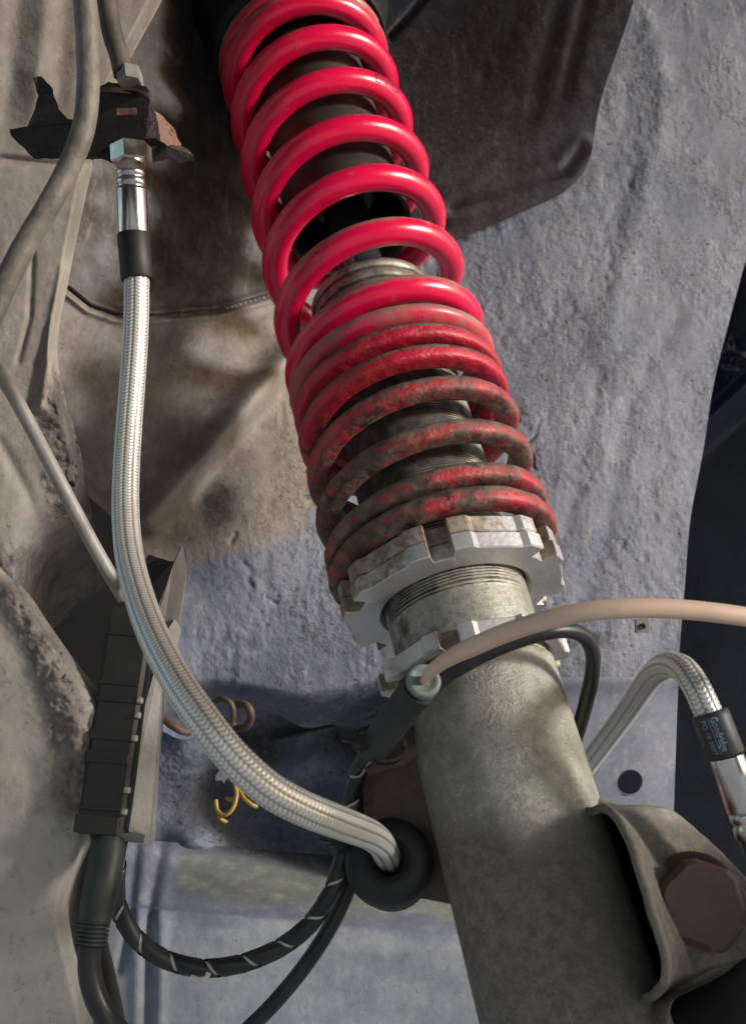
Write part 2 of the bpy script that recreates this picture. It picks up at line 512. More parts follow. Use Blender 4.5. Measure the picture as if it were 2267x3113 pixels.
# ------------------------------------------------------------------ the setting
def sheet(name, ctrl, nu, nv, mat, fn=None, disp=None, warp=None, thick=3.0, name_kind=None, rim=True):
    """pressed steel sheet through a control grid of (x, y, depth); fn gives depth offsets (mm, + away) from picture position"""
    C = np.asarray(ctrl, float)
    rows = np.stack([spline_u(C[i], nv) for i in range(C.shape[0])], 0)
    G = np.stack([spline_u(rows[:, j], nu) for j in range(nv)], 1)
    x, y, d = G[..., 0], G[..., 1], G[..., 2]
    if warp is not None: x, y = warp(x, y)
    base = at(x, y, d)
    if fn is not None: d = d + fn(x, y)
    P0 = at(x, y, d)
    if disp is not None:
        d = d + disp(base, x, y)
    P = at(x, y, d)
    return P, x, y


def spline_u(P, n):
    """Catmull-Rom by parameter (not arc length) so grid lines stay aligned"""
    P = np.asarray(P, float); m = len(P)
    Q = np.vstack([2 * P[0] - P[1], P, 2 * P[-1] - P[-2]])
    u = np.linspace(0, m - 1, n); i = np.minimum(u.astype(int), m - 2); t = (u - i)[:, None]
    p0, p1, p2, p3 = Q[i], Q[i + 1], Q[i + 2], Q[i + 3]
    return 0.5 * (2 * p1 + (p2 - p0) * t + (2 * p0 - 5 * p1 + 4 * p2 - p3) * t ** 2 + (3 * p1 - p0 - 3 * p2 + p3) * t ** 3)


def build_sheet(name, P, mat, attrs, thick, label, cat, sides=(1, 1, 1, 1), kind=None, hole=None, parent=None):
    if attrs: attrs = dict(dict(pale=np.zeros(P.shape[:2])), **attrs)
    """front grid plus a rim that gives the sheet its thickness (away from the viewer); sides: top, bottom, left, right"""
    m, n = P.shape[:2]
    mb = MB()
    keep = None
    if hole is None:
        mb.grid(P)
    else:
        I, J = np.meshgrid(np.arange(m - 1), np.arange(n - 1), indexing='ij')
        k = ~(hole[:-1, :-1] & hole[1:, :-1] & hole[1:, 1:] & hole[:-1, 1:])
        I, J = I[k], J[k]
        q = np.stack([I * n + J, (I + 1) * n + J, (I + 1) * n + J + 1, I * n + J + 1], -1)
        mb.add(P, q.tolist(), True)
    A = {k: [np.broadcast_to(v, (m, n)).ravel()] for k, v in attrs.items()}
    away = thick / 1000.0
    for s, on in zip(('t', 'b', 'l', 'r'), sides):
        if not on: continue
        sl = {'t': (0, slice(None)), 'b': (m - 1, slice(None)), 'l': (slice(None), 0), 'r': (slice(None), n - 1)}[s]
        E = P[sl]
        v = (E - CP); v /= np.linalg.norm(v, axis=1)[:, None]
        inw = {'t': P[min(3, m - 1)], 'b': P[max(m - 4, 0)], 'l': P[:, min(3, n - 1)], 'r': P[:, max(n - 4, 0)]}[s] - E
        inw /= np.linalg.norm(inw, axis=1)[:, None] + 1e-9
        St = np.stack([E, E + v * away * 0.3 - inw * 0.0002, E + v * away + inw * 0.0004], 0)
        mb.grid(St, smooth=True)
        for k, vv in attrs.items():
            A[k].append(np.tile(np.broadcast_to(vv, (m, n))[sl], 3))
    o = mb.build(name, mat, parent, attrs={k: np.concatenate(v) for k, v in A.items()}, recenter=parent is None)
    return tag(o, label, cat, kind=kind)


def seg_dist(x, y, pts):
    pts = np.asarray(pts, float); best = np.full(np.shape(x), 1e9)
    side = np.zeros(np.shape(x)); tt = np.zeros(np.shape(x))
    for i, (a, b) in enumerate(zip(pts[:-1], pts[1:])):
        ab = b - a; L = ab @ ab
        t = np.clip(((x - a[0]) * ab[0] + (y - a[1]) * ab[1]) / L, 0, 1)
        dx, dy = x - a[0] - t * ab[0], y - a[1] - t * ab[1]
        d = np.hypot(dx, dy); k = d < best
        best = np.where(k, d, best); side = np.where(k, np.sign(ab[0] * dy - ab[1] * dx), side); tt = np.where(k, i + t, tt)
    return best, side, tt


def blob(x, y, cx, cy, rx, ry, soft=0.5):
    return 1 - sstep(1 - soft, 1 + soft, np.hypot((x - cx) / rx, (y - cy) / ry))


def coat(P, amp1=1.0, amp2=0.5, seed=1):
    """lumpy brushed underseal relief, mm"""
    k = sstep(0.35, 0.65, fbm(P, 30, 2, seed + 40))
    return amp1 * (fbm(P, 20, 2, seed) - 0.5) * 2.6 + amp2 * (fbm(P * np.array([1, 1, 0.7]), 260, 3, seed + 9, 0.62) - 0.5) * 1.5 * (0.35 + k) + amp2 * (fbm(P * np.array([1, 1, 0.22]), 130, 2, seed + 5) - 0.5) * 1.5 * k


# ground (out of frame, carries the bounce light)
g = MB()
g.add([(-60, -60, 0), (60, -60, 0), (60, 60, 0), (-60, 60, 0)], [(0, 1, 2, 3)], False)
ground = g.build('ground', M['concrete'])
tag(ground, 'pale concrete ground under the raised car', kind='structure')

# ---- back panel of the wheel arch
edge_x = lambda y: float(np.interp(y, [-700, -300, 0, 300, 570, 700, 760, 775, 830, 1000, 1020, 1055, 1200, 1400, 1800, 2050], [2050, 1950, 1850, 1745, 1652, 1617, 1600, 1590, 1583, 1556, 1550, 1532, 1526, 1505, 1491, 1482]))
ys = [-420, -150, 100, 350, 550, 700, 850, 1000, 1150, 1300, 1450, 1610]
#        x: 90   240   400   560   720   900  1100  1300  edge
dep = [[  500,  525,  560,  590,  620,  640,  650,  652,  660],
       [  470,  500,  540,  580,  615,  635,  640,  645,  655],
       [  450,  480,  525,  570,  605,  620,  625,  630,  645],
       [  440,  468,  510,  552,  585,  600,  606,  612,  628],
       [  440,  465,  500,  538,  565,  580,  586,  592,  608],
       [  440,  465,  496,  528,  550,  562,  568,  574,  592],
       [  442,  466,  494,  512,  530,  545,  550,  556,  574],
       [  446,  468,  488,  496,  512,  526,  532,  540,  558],
       [  450,  470,  482,  488,  500,  512,  518,  526,  544],
       [  454,  470,  478,  484,  494,  502,  508,  516,  534],
       [  460,  472,  478,  484,  490,  498,  502,  510,  526],
       [  470,  478,  484,  488,  492,  498,  502,  508,  522]]
xs0 = [90, 240, 400, 560, 720, 900, 1100, 1300]
ctrl = [[(x, y, d) for x, d in zip(([340, 372, 430] + xs0[3:] if y > 1290 else [250, 290, 410] + xs0[3:] if y > 1100 else xs0) + [edge_x(y)], dr)] for y, dr in zip(ys, dep)]
RIDGE = [(690, 745), (640, 790), (540, 905), (440, 1020), (330, 1150)]
SEAM = [(150, 640), (200, 680), (260, 700), (340, 702), (480, 690), (600, 655), (700, 620)]
CRACK = [(545, 950), (500, 1040), (470, 1110), (500, 1190), (455, 1260)]


def f_back(x, y):
    d, s, t = seg_dist(x, y, RIDGE)
    o = -13 * np.exp(-(d / 34) ** 2) + np.where(s < 0, 11 * sstep(0, 50, d) * np.exp(-(d / 170) ** 2), 0)
    d, s, t = seg_dist(x, y, SEAM)
    o = o + 4.0 * np.exp(-(d / 5) ** 2) - 2.5 * np.exp(-((d - 10) / 8) ** 2) + np.where(s > 0, -3.0, 0) * np.exp(-(d / 60) ** 2)
    o = o + 26 * sstep(1515, 1600, y + 14 * np.sin(x / 61.0)) * sstep(1010, 900, x)
    # broad brush ridges on the right
    for pts, a, w in (([(1452, 60), (1470, 250), (1430, 420), (1380, 600), (1335, 800)], -2.2, 30), ([(1500, 700), (1390, 900), (1340, 1200), (1250, 1420)], 1.6, 24), ([(1335, 800), (1290, 1000), (1255, 1180)], 1.2, 20)):
        d, s, t = seg_dist(x, y, pts)
        o = o + a * np.exp(-(d / w) ** 2)
    xj = x + 9 * np.sin(y / 17.0) + 6 * np.sin(y / 7.3 + x / 40); yj = y + 6 * np.sin(x / 13.0)
    gate = sstep(0.42, 0.6, vnoise(np.stack([x / 26.0, y / 34.0, 0 * x], -1), 88))
    for pts, a, w in (([(1190, 930), (1172, 1010), (1186, 1060), (1180, 1130), (1205, 1200)], 1.3, 4), ([(1440, 1040), (1410, 1110), (1395, 1180), (1350, 1260)], 0.8, 5), ([(1400, 330), (1385, 430), (1360, 520), (1345, 640)], 0.8, 6), ([(520, 1180), (540, 1260), (600, 1330), (690, 1400)], 0.8, 7)):
        d, s, t = seg_dist(xj, yj, pts)
        o = o + a * np.exp(-(d / w) ** 2) * gate
    return o


def d_back(P, x, y):
    k = 0.45 + 0.9 * sstep(650, 900, x) * (1 - 0.5 * sstep(1450, 1520, x)) + 0.6 * blob(x, y, 560, 1390, 190, 150)
    k = k * (1 - 0.6 * sstep(1300, 1550, y) * sstep(800, 1000, x))
    return coat(P, 0.75, 0.75, 3) * k


P, X, Y = sheet('inner_wing', ctrl, 520, 470, M['undercoat'], f_back, d_back, lambda x, y: (x, y + sstep(1500, 1610, y) * sstep(1050, 950, x) * (16 * np.sin(x / 53.0) + 8 * np.sin(x / 21.0 + 1) - 0.05 * (x - 500))))
tan = np.clip(1.0 - sstep(640, 760, X) + 0, 0, 1)
tan = np.where(X < 760, np.maximum(tan, 0), tan)
low = sstep(1150, 1290, Y + 0.35 * (X - 520))
tan = tan * (1 - 0.95 * low)
tan = np.clip(tan * 0.95 , 0, 1)
seam_y = np.interp(X, [a for a, b in SEAM], [b for a, b in SEAM])
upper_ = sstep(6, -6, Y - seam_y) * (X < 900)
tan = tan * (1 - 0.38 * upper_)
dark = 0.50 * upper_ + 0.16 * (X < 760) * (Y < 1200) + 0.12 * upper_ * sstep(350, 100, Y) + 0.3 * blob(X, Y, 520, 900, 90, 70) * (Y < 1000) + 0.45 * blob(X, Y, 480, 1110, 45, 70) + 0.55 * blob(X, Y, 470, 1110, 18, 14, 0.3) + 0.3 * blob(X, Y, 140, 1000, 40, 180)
dr_, _, _ = seg_dist(X, Y, RIDGE)
ridge_ = np.exp(-(dr_ / 36) ** 2)
tan = tan * (1 - 0.3 * ridge_); dark = dark * (1 - ridge_)
hole = np.hypot((X - 1394) / 37, (Y - 1730) / 37) < 1
P_back, X_back = P, X
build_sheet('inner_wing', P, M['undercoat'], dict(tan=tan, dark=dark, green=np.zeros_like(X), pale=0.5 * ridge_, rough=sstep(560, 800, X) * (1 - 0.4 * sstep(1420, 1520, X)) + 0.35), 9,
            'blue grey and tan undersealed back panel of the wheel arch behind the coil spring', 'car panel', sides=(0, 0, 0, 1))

def hole_rho(x, y):
    u_, v_ = (x - 1394) / 27.0, (y - 1733) / 26.0
    return np.sqrt(np.maximum(u_ ** 2 + v_ ** 2 + 0.18 * u_ * v_, 1e-9))


def snap_hole(x, y):
    r = hole_rho(x, y); k = np.where((r > 0.8) & (r < 1.2), 1 / r, 1.0)
    return 1394 + (x - 1394) * k, 1733 + (y - 1733) * k


# lower right part of the same wing, below the brake hose, with a round drain hole and a square clip hole
ys = [1500, 1600, 1750, 1900, 2080]
ctrl = [[(x, y, d + 3) for x, d in zip([880, 1000, 1150, 1300, 1420, edge_x(y)], dr)] for y, dr in zip(ys, [[492, 494, 498, 504, 512, 521]] * 5)]
P, X, Y = sheet('wing', ctrl, 240, 260, None, lambda x, y: -3 * np.exp(-((y - 1535 + 0.02 * x) / 22) ** 2) - 5.0, lambda p, x, y: coat(p, 0.35, 0.2, 5), snap_hole)
hole_old = (((X - 1394) / 27) ** 2 + ((Y - 1733) / 27) ** 2 - 0.35 * (X - 1394) * (Y - 1733) / 27 ** 2 * -0.5) < 1
hole = hole_rho(X, Y) < 1.01
mask = np.zeros_like(X)
build_sheet('wing_foot_panel', P, M['undercoat'], dict(tan=mask + 0.12, dark=mask, green=mask, rough=mask + 0.1), 8,
            'smooth blue grey lower wing panel with a round drain hole beside the strut', 'car panel', sides=(0, 0, 0, 1), hole=hole)

rim_a = np.linspace(0, 2 * np.pi, 48, endpoint=False)
rr_ = 1.0 / np.sqrt(np.cos(rim_a) ** 2 + np.sin(rim_a) ** 2 + 0.18 * np.cos(rim_a) * np.sin(rim_a))
rim_p = lambda k, dd: at(1394 + 27.6 * k * rr_ * np.cos(rim_a), 1733 + 26.6 * k * rr_ * np.sin(rim_a), np.full(48, 507.0 + dd))
mb = MB(); mb.grid(np.stack([rim_p(1.10, 0.4), rim_p(1.05, -0.9), rim_p(1.0, -0.6), rim_p(0.98, 2.5), rim_p(0.97, 7)], 0), closev=True)
z48 = np.zeros(240)
hr = mb.build('hole_rim', M['undercoat'], bpy.data.objects['wing_foot_panel'], org=np.array(bpy.data.objects['wing_foot_panel'].location), attrs=dict(tan=z48 + .1, dark=z48, green=z48, pale=z48, rough=z48 + .1))

# dark recess below the shelf
ys = [1530, 1600, 1700, 1800, 1900, 1990]
ctrl = [[(x, y, d) for x, d in zip([250, 400, 550, 700, 850, 1050], dr)] for y, dr in zip(ys, [[500, 504, 505, 505, 505, 505], [516, 520, 528, 530, 528, 524], [514, 520, 526, 528, 526, 522], [518, 528, 535, 535, 530, 522], [510, 518, 525, 525, 520, 515], [500, 505, 510, 510, 508, 505]])]


def f_rec(x, y):
    o = 0
    for cx, cy, rx, ry, a in ((700, 1690, 70, 60, -16), (640, 1740, 60, 40, -10), (420, 1640, 60, 60, -8), (430, 1860, 60, 40, -14), (560, 1880, 90, 30, -6), (500, 1600, 40, 40, 8), (480, 1750, 34, 50, 14), (860, 1760, 70, 80, -8)):
        o = o + a * np.exp(-((x - cx) / rx) ** 2 - ((y - cy) / ry) ** 2)
    d, s, t = seg_dist(x, y, [(620, 1640), (760, 1605), (900, 1590)])
    return o - 9 * np.exp(-(d / 16) ** 2)


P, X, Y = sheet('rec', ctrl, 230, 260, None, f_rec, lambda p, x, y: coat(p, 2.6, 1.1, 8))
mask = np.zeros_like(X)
dk = 0.22 + 0.45 * blob(X, Y, 640, 1655, 240, 45) - 0.5 * blob(X, Y, 700, 1690, 60, 55) - 0.35 * blob(X, Y, 560, 1840, 220, 50) - 0.3 * blob(X, Y, 400, 1620, 60, 60)  # recess shade put into the colour, deepest under the shelf
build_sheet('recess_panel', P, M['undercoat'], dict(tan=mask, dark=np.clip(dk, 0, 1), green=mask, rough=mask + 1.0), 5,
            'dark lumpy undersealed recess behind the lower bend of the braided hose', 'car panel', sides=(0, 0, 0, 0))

# ledge with green overspray and the grey sill panel below it
ys = [1868, 1930, 2005, 2030, 2100, 2200, 2330]
ctrl = [[(x, y + 0.085 * (x - 400) * (1 if y < 2100 else 0.3), d) for x, d in zip([120, 300, 380, 500, 700, 900, 1150], dr)] for y, dr in
        zip(ys, [[488, 502, 512, 517, 519, 519, 519], [474, 486, 492, 495, 497, 497, 497], [460, 466, 466, 466, 468, 470, 470], [452, 458, 458, 458, 460, 462, 462], [446, 452, 452, 453, 455, 456, 456], [440, 446, 446, 447, 449, 450, 450], [432, 438, 438, 440, 442, 443, 443]])]


def f_sill(x, y):
    d, s, t = seg_dist(x, y, [(360, 1850), (330, 2010), (325, 2300)])
    o = 1.6 * np.exp(-(d / 12) ** 2) - 1.5 * np.exp(-((d - 26) / 16) ** 2)
    d, s, t = seg_dist(x, y, [(300, 1880), (285, 2060), (260, 2150)])
    return o + 2.0 * np.exp(-(d / 12) ** 2)


P, X, Y = sheet('sill', ctrl, 260, 260, None, f_sill, lambda p, x, y: coat(p, 0.25, 0.12, 12))
yy = Y - 0.085 * (X - 400)
nz_ = (fbm(P, 45, 4, 71) - 0.5)
yy = yy + 70 * nz_ * (np.abs(yy - 1930) < 120)
grn = sstep(1850, 1905, yy) * (1 - sstep(1965, 2035, yy)) * sstep(320, 430, X)
mask = np.zeros_like(X)
dk = 0.5 * blob(X, yy, 450, 1950, 55, 16) + 0.6 * (1 - sstep(1850, 1930, yy))
build_sheet('sill_panel', P, M['undercoat'], dict(tan=mask + 0.22, dark=dk, green=grn * 0.62, pale=0.46 * sstep(1960, 2060, yy) + 0.2 * grn, rough=mask), 5,
            'grey sill panel with green overspray along its ledge at the bottom', 'car panel', sides=(1, 0, 0, 0))

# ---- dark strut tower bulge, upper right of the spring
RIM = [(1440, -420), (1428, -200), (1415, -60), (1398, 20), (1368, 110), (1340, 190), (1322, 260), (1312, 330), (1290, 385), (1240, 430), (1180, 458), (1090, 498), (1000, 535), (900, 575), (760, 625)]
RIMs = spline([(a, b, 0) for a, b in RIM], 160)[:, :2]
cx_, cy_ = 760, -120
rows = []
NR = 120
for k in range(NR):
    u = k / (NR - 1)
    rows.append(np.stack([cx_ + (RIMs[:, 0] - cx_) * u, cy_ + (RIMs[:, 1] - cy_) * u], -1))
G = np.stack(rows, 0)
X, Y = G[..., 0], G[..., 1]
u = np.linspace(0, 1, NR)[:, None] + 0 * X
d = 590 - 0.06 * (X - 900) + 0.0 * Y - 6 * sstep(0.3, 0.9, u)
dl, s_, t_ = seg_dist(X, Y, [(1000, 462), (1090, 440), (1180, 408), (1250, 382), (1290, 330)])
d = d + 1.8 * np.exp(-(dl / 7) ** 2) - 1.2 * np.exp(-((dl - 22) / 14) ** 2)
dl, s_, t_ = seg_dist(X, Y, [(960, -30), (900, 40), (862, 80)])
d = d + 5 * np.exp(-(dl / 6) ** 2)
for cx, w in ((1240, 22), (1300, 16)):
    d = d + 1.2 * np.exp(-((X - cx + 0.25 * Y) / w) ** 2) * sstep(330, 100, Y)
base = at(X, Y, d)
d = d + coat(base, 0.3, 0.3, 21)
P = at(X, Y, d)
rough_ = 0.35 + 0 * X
build_sheet('strut_tower', P, M['undercoat'], dict(tan=0 * X + 0.38, dark=0.46 + 0.2 * blob(X, Y, 1100, 120, 260, 200), green=0 * X, rough=rough_), 40,  # shadow on the bulge is also put into its dark attribute
            'strut tower bulge right of the upper coils, shadow put into its dark brown colour', 'car panel', sides=(0, 1, 0, 0))

# ---- left: chassis leg strip, running down from the top left
LB = [(420, -200), (372, -40), (352, 12), (270, 165), (237, 260), (205, 370), (180, 480), (163, 560), (148, 640), (132, 720), (128, 800), (150, 900), (178, 1000), (196, 1100), (218, 1200), (234, 1262), (240, 1292)]
LBs = spline([(a, b, 0) for a, b in LB], 330)[:, :2]
nv = 160
X = np.stack([LBs[:, 0] + (w * (-330 - LBs[:, 0])) for w in np.linspace(1, 0, nv)], 1)
Y = np.repeat(LBs[:, 1][:, None], nv, 1)
wv = np.linspace(1, 0, nv)[None] + 0 * X
Y = Y + (40 + 420 * sstep(900, 1292, Y)) * wv
d = 398 + 0.03 * (700 - Y) * 0 + 0.05 * X
d = d + 12 * sstep(0.05, 0.0, wv)
for pts, a, w in (([(150, 600), (118, 740), (90, 900)], -4.0, 14), ([(72, 560), (66, 700), (40, 800)], 1.2, 7), ([(0, 350), (130, 365), (200, 360)], 2.2, 8), ([(300, 240), (200, 300)], 1.0, 9), ([(0, 980), (60, 1090), (110, 1240), (170, 1330)], 1.2, 14)):
    dl, s_, t_ = seg_dist(X, Y, pts)
    d = d + a * np.exp(-(dl / w) ** 2)
for cx, w, a in ((40, 26, 1.6), (100, 22, -1.5), (150, 24, 1.2)):
    d = d + a * np.exp(-((X - cx + 0.1 * Y) / w) ** 2) * sstep(380, 200, Y)
d = d + 110 * sstep(0.80, 1.0, np.linspace(0, 1, 330)[:, None] + 0 * X) ** 2 * sstep(20, 130, X)
base = at(X, Y, d)
crust = blob(X, Y, 140, 960, 45, 190) + blob(X, Y, 185, 1080, 35, 90) + 0.8 * blob(X, Y, 60, 1260, 70, 60)
d = d + coat(base, 0.45, 0.3, 31) - 2.6 * crust * np.abs(fbm(base, 260, 3, 77) - 0.45) * 3
P = at(X, Y, d)
mask = np.zeros_like(X)
dk = 0.52 * crust + 0.38 * blob(X, Y, 60, 230, 55, 90) + 0.25 * blob(X, Y, 30, 100, 60, 100) + 0.3 * blob(X, Y, 20, 560, 60, 40) + 0.5 * sstep(0.86, 1.0, np.linspace(0, 1, 330)[:, None]) * sstep(60, 150, X)  # crust and blobs are dirt; the lower end carries painted cavity shade
build_sheet('chassis_leg', P, M['undercoat'], dict(tan=mask + 0.98, dark=np.clip(dk, 0, 1), green=0.28 * (1 - sstep(50, 200, X)) * (Y > 700), pale=0.26 + 0.3 * np.exp(-((X - (150 - 0.1 * (Y - 560))) / 30) ** 2) * sstep(480, 600, Y) * sstep(900, 800, Y), rough=0.2 + 0.8 * np.clip(crust, 0, 1)), 30,
            'dusty beige chassis leg with flaking dirt behind the thin grey cable', 'car panel', sides=(0, 1, 0, 1))

# ---- lower left rail, nearer
RB = [(-260, 1000), (-120, 1130), (0, 1258), (60, 1312), (110, 1385), (160, 1455), (215, 1530), (248, 1580), (253, 1620), (240, 1680), (224, 1760), (202, 1860), (168, 1945), (152, 2010), (160, 2080), (178, 2150), (196, 2220), (212, 2300), (225, 2400)]
RBs = spline([(a, b, 0) for a, b in RB], 330)[:, :2]
X = np.stack([RBs[:, 0] + w * (-420 - RBs[:, 0]) for w in np.linspace(1, 0, nv)], 1)
Y = np.repeat(RBs[:, 1][:, None], nv, 1) + 60 * np.linspace(1, 0, nv)[None]
wv = np.linspace(1, 0, nv)[None] + 0 * X
d = 325 + 0.02 * X + 9 * sstep(0.06, 0.0, wv) ** 1.4 + 14 * sstep(1500, 1250, Y)
for pts, a, w in (([(20, 1330), (120, 1500), (170, 1620), (180, 1750)], -2.0, 28), ([(60, 1700), (120, 1900), (150, 2000)], 1.2, 30)):
    dl, s_, t_ = seg_dist(X, Y, pts)
    d = d + a * np.exp(-(dl / w) ** 2)
base = at(X, Y, d)
dl, s_, t_ = seg_dist(X, Y, [(40, 1320), (110, 1450), (140, 1560), (165, 1660), (160, 1760)])
crust = np.exp(-(dl / 48) ** 2)
d = d + coat(base, 0.3, 0.12, 41) - 2.4 * crust * np.abs(fbm(base, 330, 3, 91) - 0.45) * 3
P = at(X, Y, d)
mask = np.zeros_like(X)
dk = 0.38 * crust + 0.32 * np.exp(-((Y - 2015 - 12 * np.sin(X / 30)) / 14) ** 2) * (X < 160)
build_sheet('frame_rail', P, M['undercoat'], dict(tan=mask + 1.0, dark=dk, green=0.30 * sstep(2000, 2080, Y) + 0.1, pale=0.72 * (1 - crust) + 0 * X, rough=crust * 0.9 + 0.05), 26,
            'pale beige frame rail with a pitted brown streak at lower left', 'car panel', sides=(1, 0, 0, 1))

# narrow second flange just right of the frame rail
SB = [(205, 1840), (190, 1900), (172, 1990), (172, 2060), (192, 2150), (212, 2240), (225, 2330)]
SBs = spline([(a, b, 0) for a, b in SB], 90)[:, :2]
X = np.stack([SBs[:, 0] - 34 * w + 62 * (1 - w) for w in np.linspace(1, 0, 30)], 1)
Y = np.repeat(SBs[:, 1][:, None], 30, 1)
d = 372 + 8 * np.sin((X - SBs[:, 0][:, None]) / 14)
P = at(X, Y, d + coat(at(X, Y, d), 0.2, 0.1, 51))
mask = np.zeros_like(X)
build_sheet('rail_flange', P, M['undercoat'], dict(tan=mask + 0.7, dark=mask + 0.12, green=mask, rough=mask + 0.1), 4,
            'folded steel flange between the frame rail and the black cable boot', 'car panel', sides=(0, 0, 1, 1))

# ---- dark plastic liner far right, and an added black backing that stands for shade in the gaps
ys = [200, 600, 760, 860, 960, 1200, 1600, 2000, 2450]
ctrl = [[(x, y, d) for x, d in zip([1380, 1500, 1580, 1680, 1800, 2000], dr)] for y, dr in zip(ys, [[800, 790, 780, 770, 760, 740]] * 3 + [[790, 780, 770, 760, 750, 730]] + [[780, 775, 770, 765, 760, 740]] * 5)]


def f_liner(x, y):
    dl, s, t = seg_dist(x, y, [(1500, 985), (1560, 935), (1652, 850), (1760, 750)])
    return -16 * np.exp(-(dl / 14) ** 2) + 22 * sstep(0, 60, dl) * (s > 0)


P, X, Y = sheet('liner', ctrl, 220, 160, None, f_liner, lambda p, x, y: 0.8 * (fbm(p, 40, 3, 61) - .5) - 5 * blob(x, y, 1640, 790, 60, 50) * np.abs(fbm(p, 120, 3, 62) - .5) * 2)
build_sheet('arch_liner', P, M['liner_plastic'], {}, 3, 'glossy black plastic arch liner with a raised rib at the far right', 'arch liner', sides=(0, 0, 0, 0))

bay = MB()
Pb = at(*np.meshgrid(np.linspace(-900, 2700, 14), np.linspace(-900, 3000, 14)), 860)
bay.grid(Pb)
tag(bay.build('dark_backing', M['void_shade'], recenter=True), 'black backing sheet added to darken the gaps behind the wing panels', kind='structure')

# ---- wheel arch roof closing the arch overhead (above the frame)
prof = [(250, 700), (330, 690), (372, 640), (392, 560), (400, 440), (400, 300), (395, 160), (385, 60)]
pr = spline([(0, a, b) for a, b in prof], 40)
xsr = np.linspace(-520, 430, 30)
drop = -45 * (xsr / 430).clip(0) ** 2 + 60 * (-xsr / 520).clip(0) ** 2
Gr = np.stack([np.stack([xsr, p[1] - drop, np.full(30, -p[2])], -1) for p in pr], 0) / 1000.0
Pr = cam2w(Gr) + CP
ro = MB(); ro.grid(Pr)
z0 = np.zeros(Pr.shape[:2])
o = ro.build('wheel_arch_roof', M['undercoat'], recenter=True, attrs=dict(pale=z0.ravel(), tan=z0.ravel() + 0.5, dark=z0.ravel() + 0.15, green=z0.ravel(), rough=z0.ravel() + 0.5))
tag(o, 'undersealed roof of the wheel arch closing it overhead', kind='structure')
# outer wing skin with the wheel opening, beside and above the viewer (out of frame, added to darken the upper left)
ang_ = np.linspace(-100, 80, 60)
inner_ = np.stack([-60 + 330 * np.sin(np.radians(ang_)), -120 + 330 * np.cos(np.radians(ang_))], -1)
outer_ = np.stack([-60 + 900 * np.sin(np.radians(ang_)), -120 + 620 * np.cos(np.radians(ang_))], -1)
Gf = np.stack([np.c_[inner_ * (1 - w) + outer_ * w, np.full(60, -60.0 + 130 * 0)] for w in np.linspace(0, 1, 8)], 0) / 1000.0
sk = MB(); sk.grid(cam2w(Gf) + CP)
tag(sk.build('outer_wing_skin', M['wing_paint'], recenter=True), 'dark painted outer wing skin, unseen, added round the wheel opening to darken the arch', 'car panel')

# ------------------------------------------------------------------ the coilover strut
A = np.array([-.209, .8395, -.501]); A /= np.linalg.norm(A)
P0c = np.array([(1005 - 826) / F * 375, -(1318 - 1134) / F * 375, -375.0]) / 1000
zc = np.array([0, 0, -1.0]); Yl = zc - A * (zc @ A); Yl /= np.linalg.norm(Yl); Xl = np.cross(Yl, A)
S0 = -215.0
MS = np.eye(4)
MS[:3, 0] = cam2w(Xl); MS[:3, 1] = cam2w(Yl); MS[:3, 2] = cam2w(A)
MS[:3, 3] = cam2w(P0c + A * S0 / 1000) + CP
MSi = np.linalg.inv(MS)


def L(s, ang, r):
    """strut-local point: s mm along the axis, ang degrees (0 faces the viewer, 90 right), r mm"""
    a = np.radians(ang)
    return np.stack(np.broadcast_arrays(np.sin(a) * r, -np.cos(a) * r, np.asarray(s, float) - S0), -1) / 1000.0


def to_strut(Pw):
    return tr(MSi, np.asarray(Pw, float))


strut = empty('coilover_strut', MS[:3, 3], 'dusty coilover strut with red coil spring over a threaded tube', 'coilover', MS)


def lathe_s(prof, seg=96):
    """prof rows (r mm, s mm) -> grid in strut space"""
    prof = np.asarray(prof, float)
    a = np.linspace(0, 360, seg, endpoint=False)
    return L(prof[:, 1][:, None], a[None, :], prof[:, 0][:, None])


# lower tube
rows = [(26.2, -32.6)] + [(27.3, -33.6)] + [(27.3, s) for s in np.linspace(-36, -208, 60)] + [(26.5, -209), (0.1, -209)]
mb = MB(); Gt = lathe_s(rows, 96); mb.grid(Gt, closev=True)
s_ = Gt[..., 2] * 1000 + S0; an = np.degrees(np.arctan2(Gt[..., 0], -Gt[..., 1]))
dirt = 0.14 + 0.34 * sstep(8, -50, an) + 0.70 * sstep(-72, -108, s_) * (0.65 + 0.35 * sstep(60, 0, an)) + 0.35 * sstep(-36, -33, s_)  # brown dirt; left side and lower end also carry painted shade
mb.build('strut_tube', M['zinc_tube'], strut, attrs=dict(dirt=dirt))

# threaded tube
rows = []
s = -34.0
TP = 1.15
while s < 126:
    plain = -24 < s < -9.5
    if plain:
        rows += [(25.9, s)]; s += 0.75
    else:
        rows += [(25.95, s), (26.0, s + 0.25), (25.3, s + 0.5), (25.3, s + 0.8)]; s += TP
rows += [(26.2, 127), (26.2, 133), (25.0, 133.5), (25.0, 134.6), (26.2, 135), (26.2, 138.6), (25.0, 139), (25.0, 140.2), (26.2, 140.6), (26.2, 144), (25.4, 145), (10, 145.2)]
mb = MB(); Gt = lathe_s(rows, 96)
th = ((np.linspace(0, 1, 97)[:-1] + 0.5) % 1.0) * TP
ss = Gt[..., 2] * 1000 + S0
shift = np.where((ss > -8) & (ss < 126), 1.0, 0.0) * th[None]
Gt[..., 2] += shift / 1000
mb.grid(Gt, closev=True)
an = np.degrees(np.arctan2(Gt[..., 0], -Gt[..., 1]))
dirt = 0.35 * sstep(15, -60, an) + 0.55 * sstep(18, 48, ss) * sstep(80, 20, an) + 0.2 * sstep(120, 130, ss)
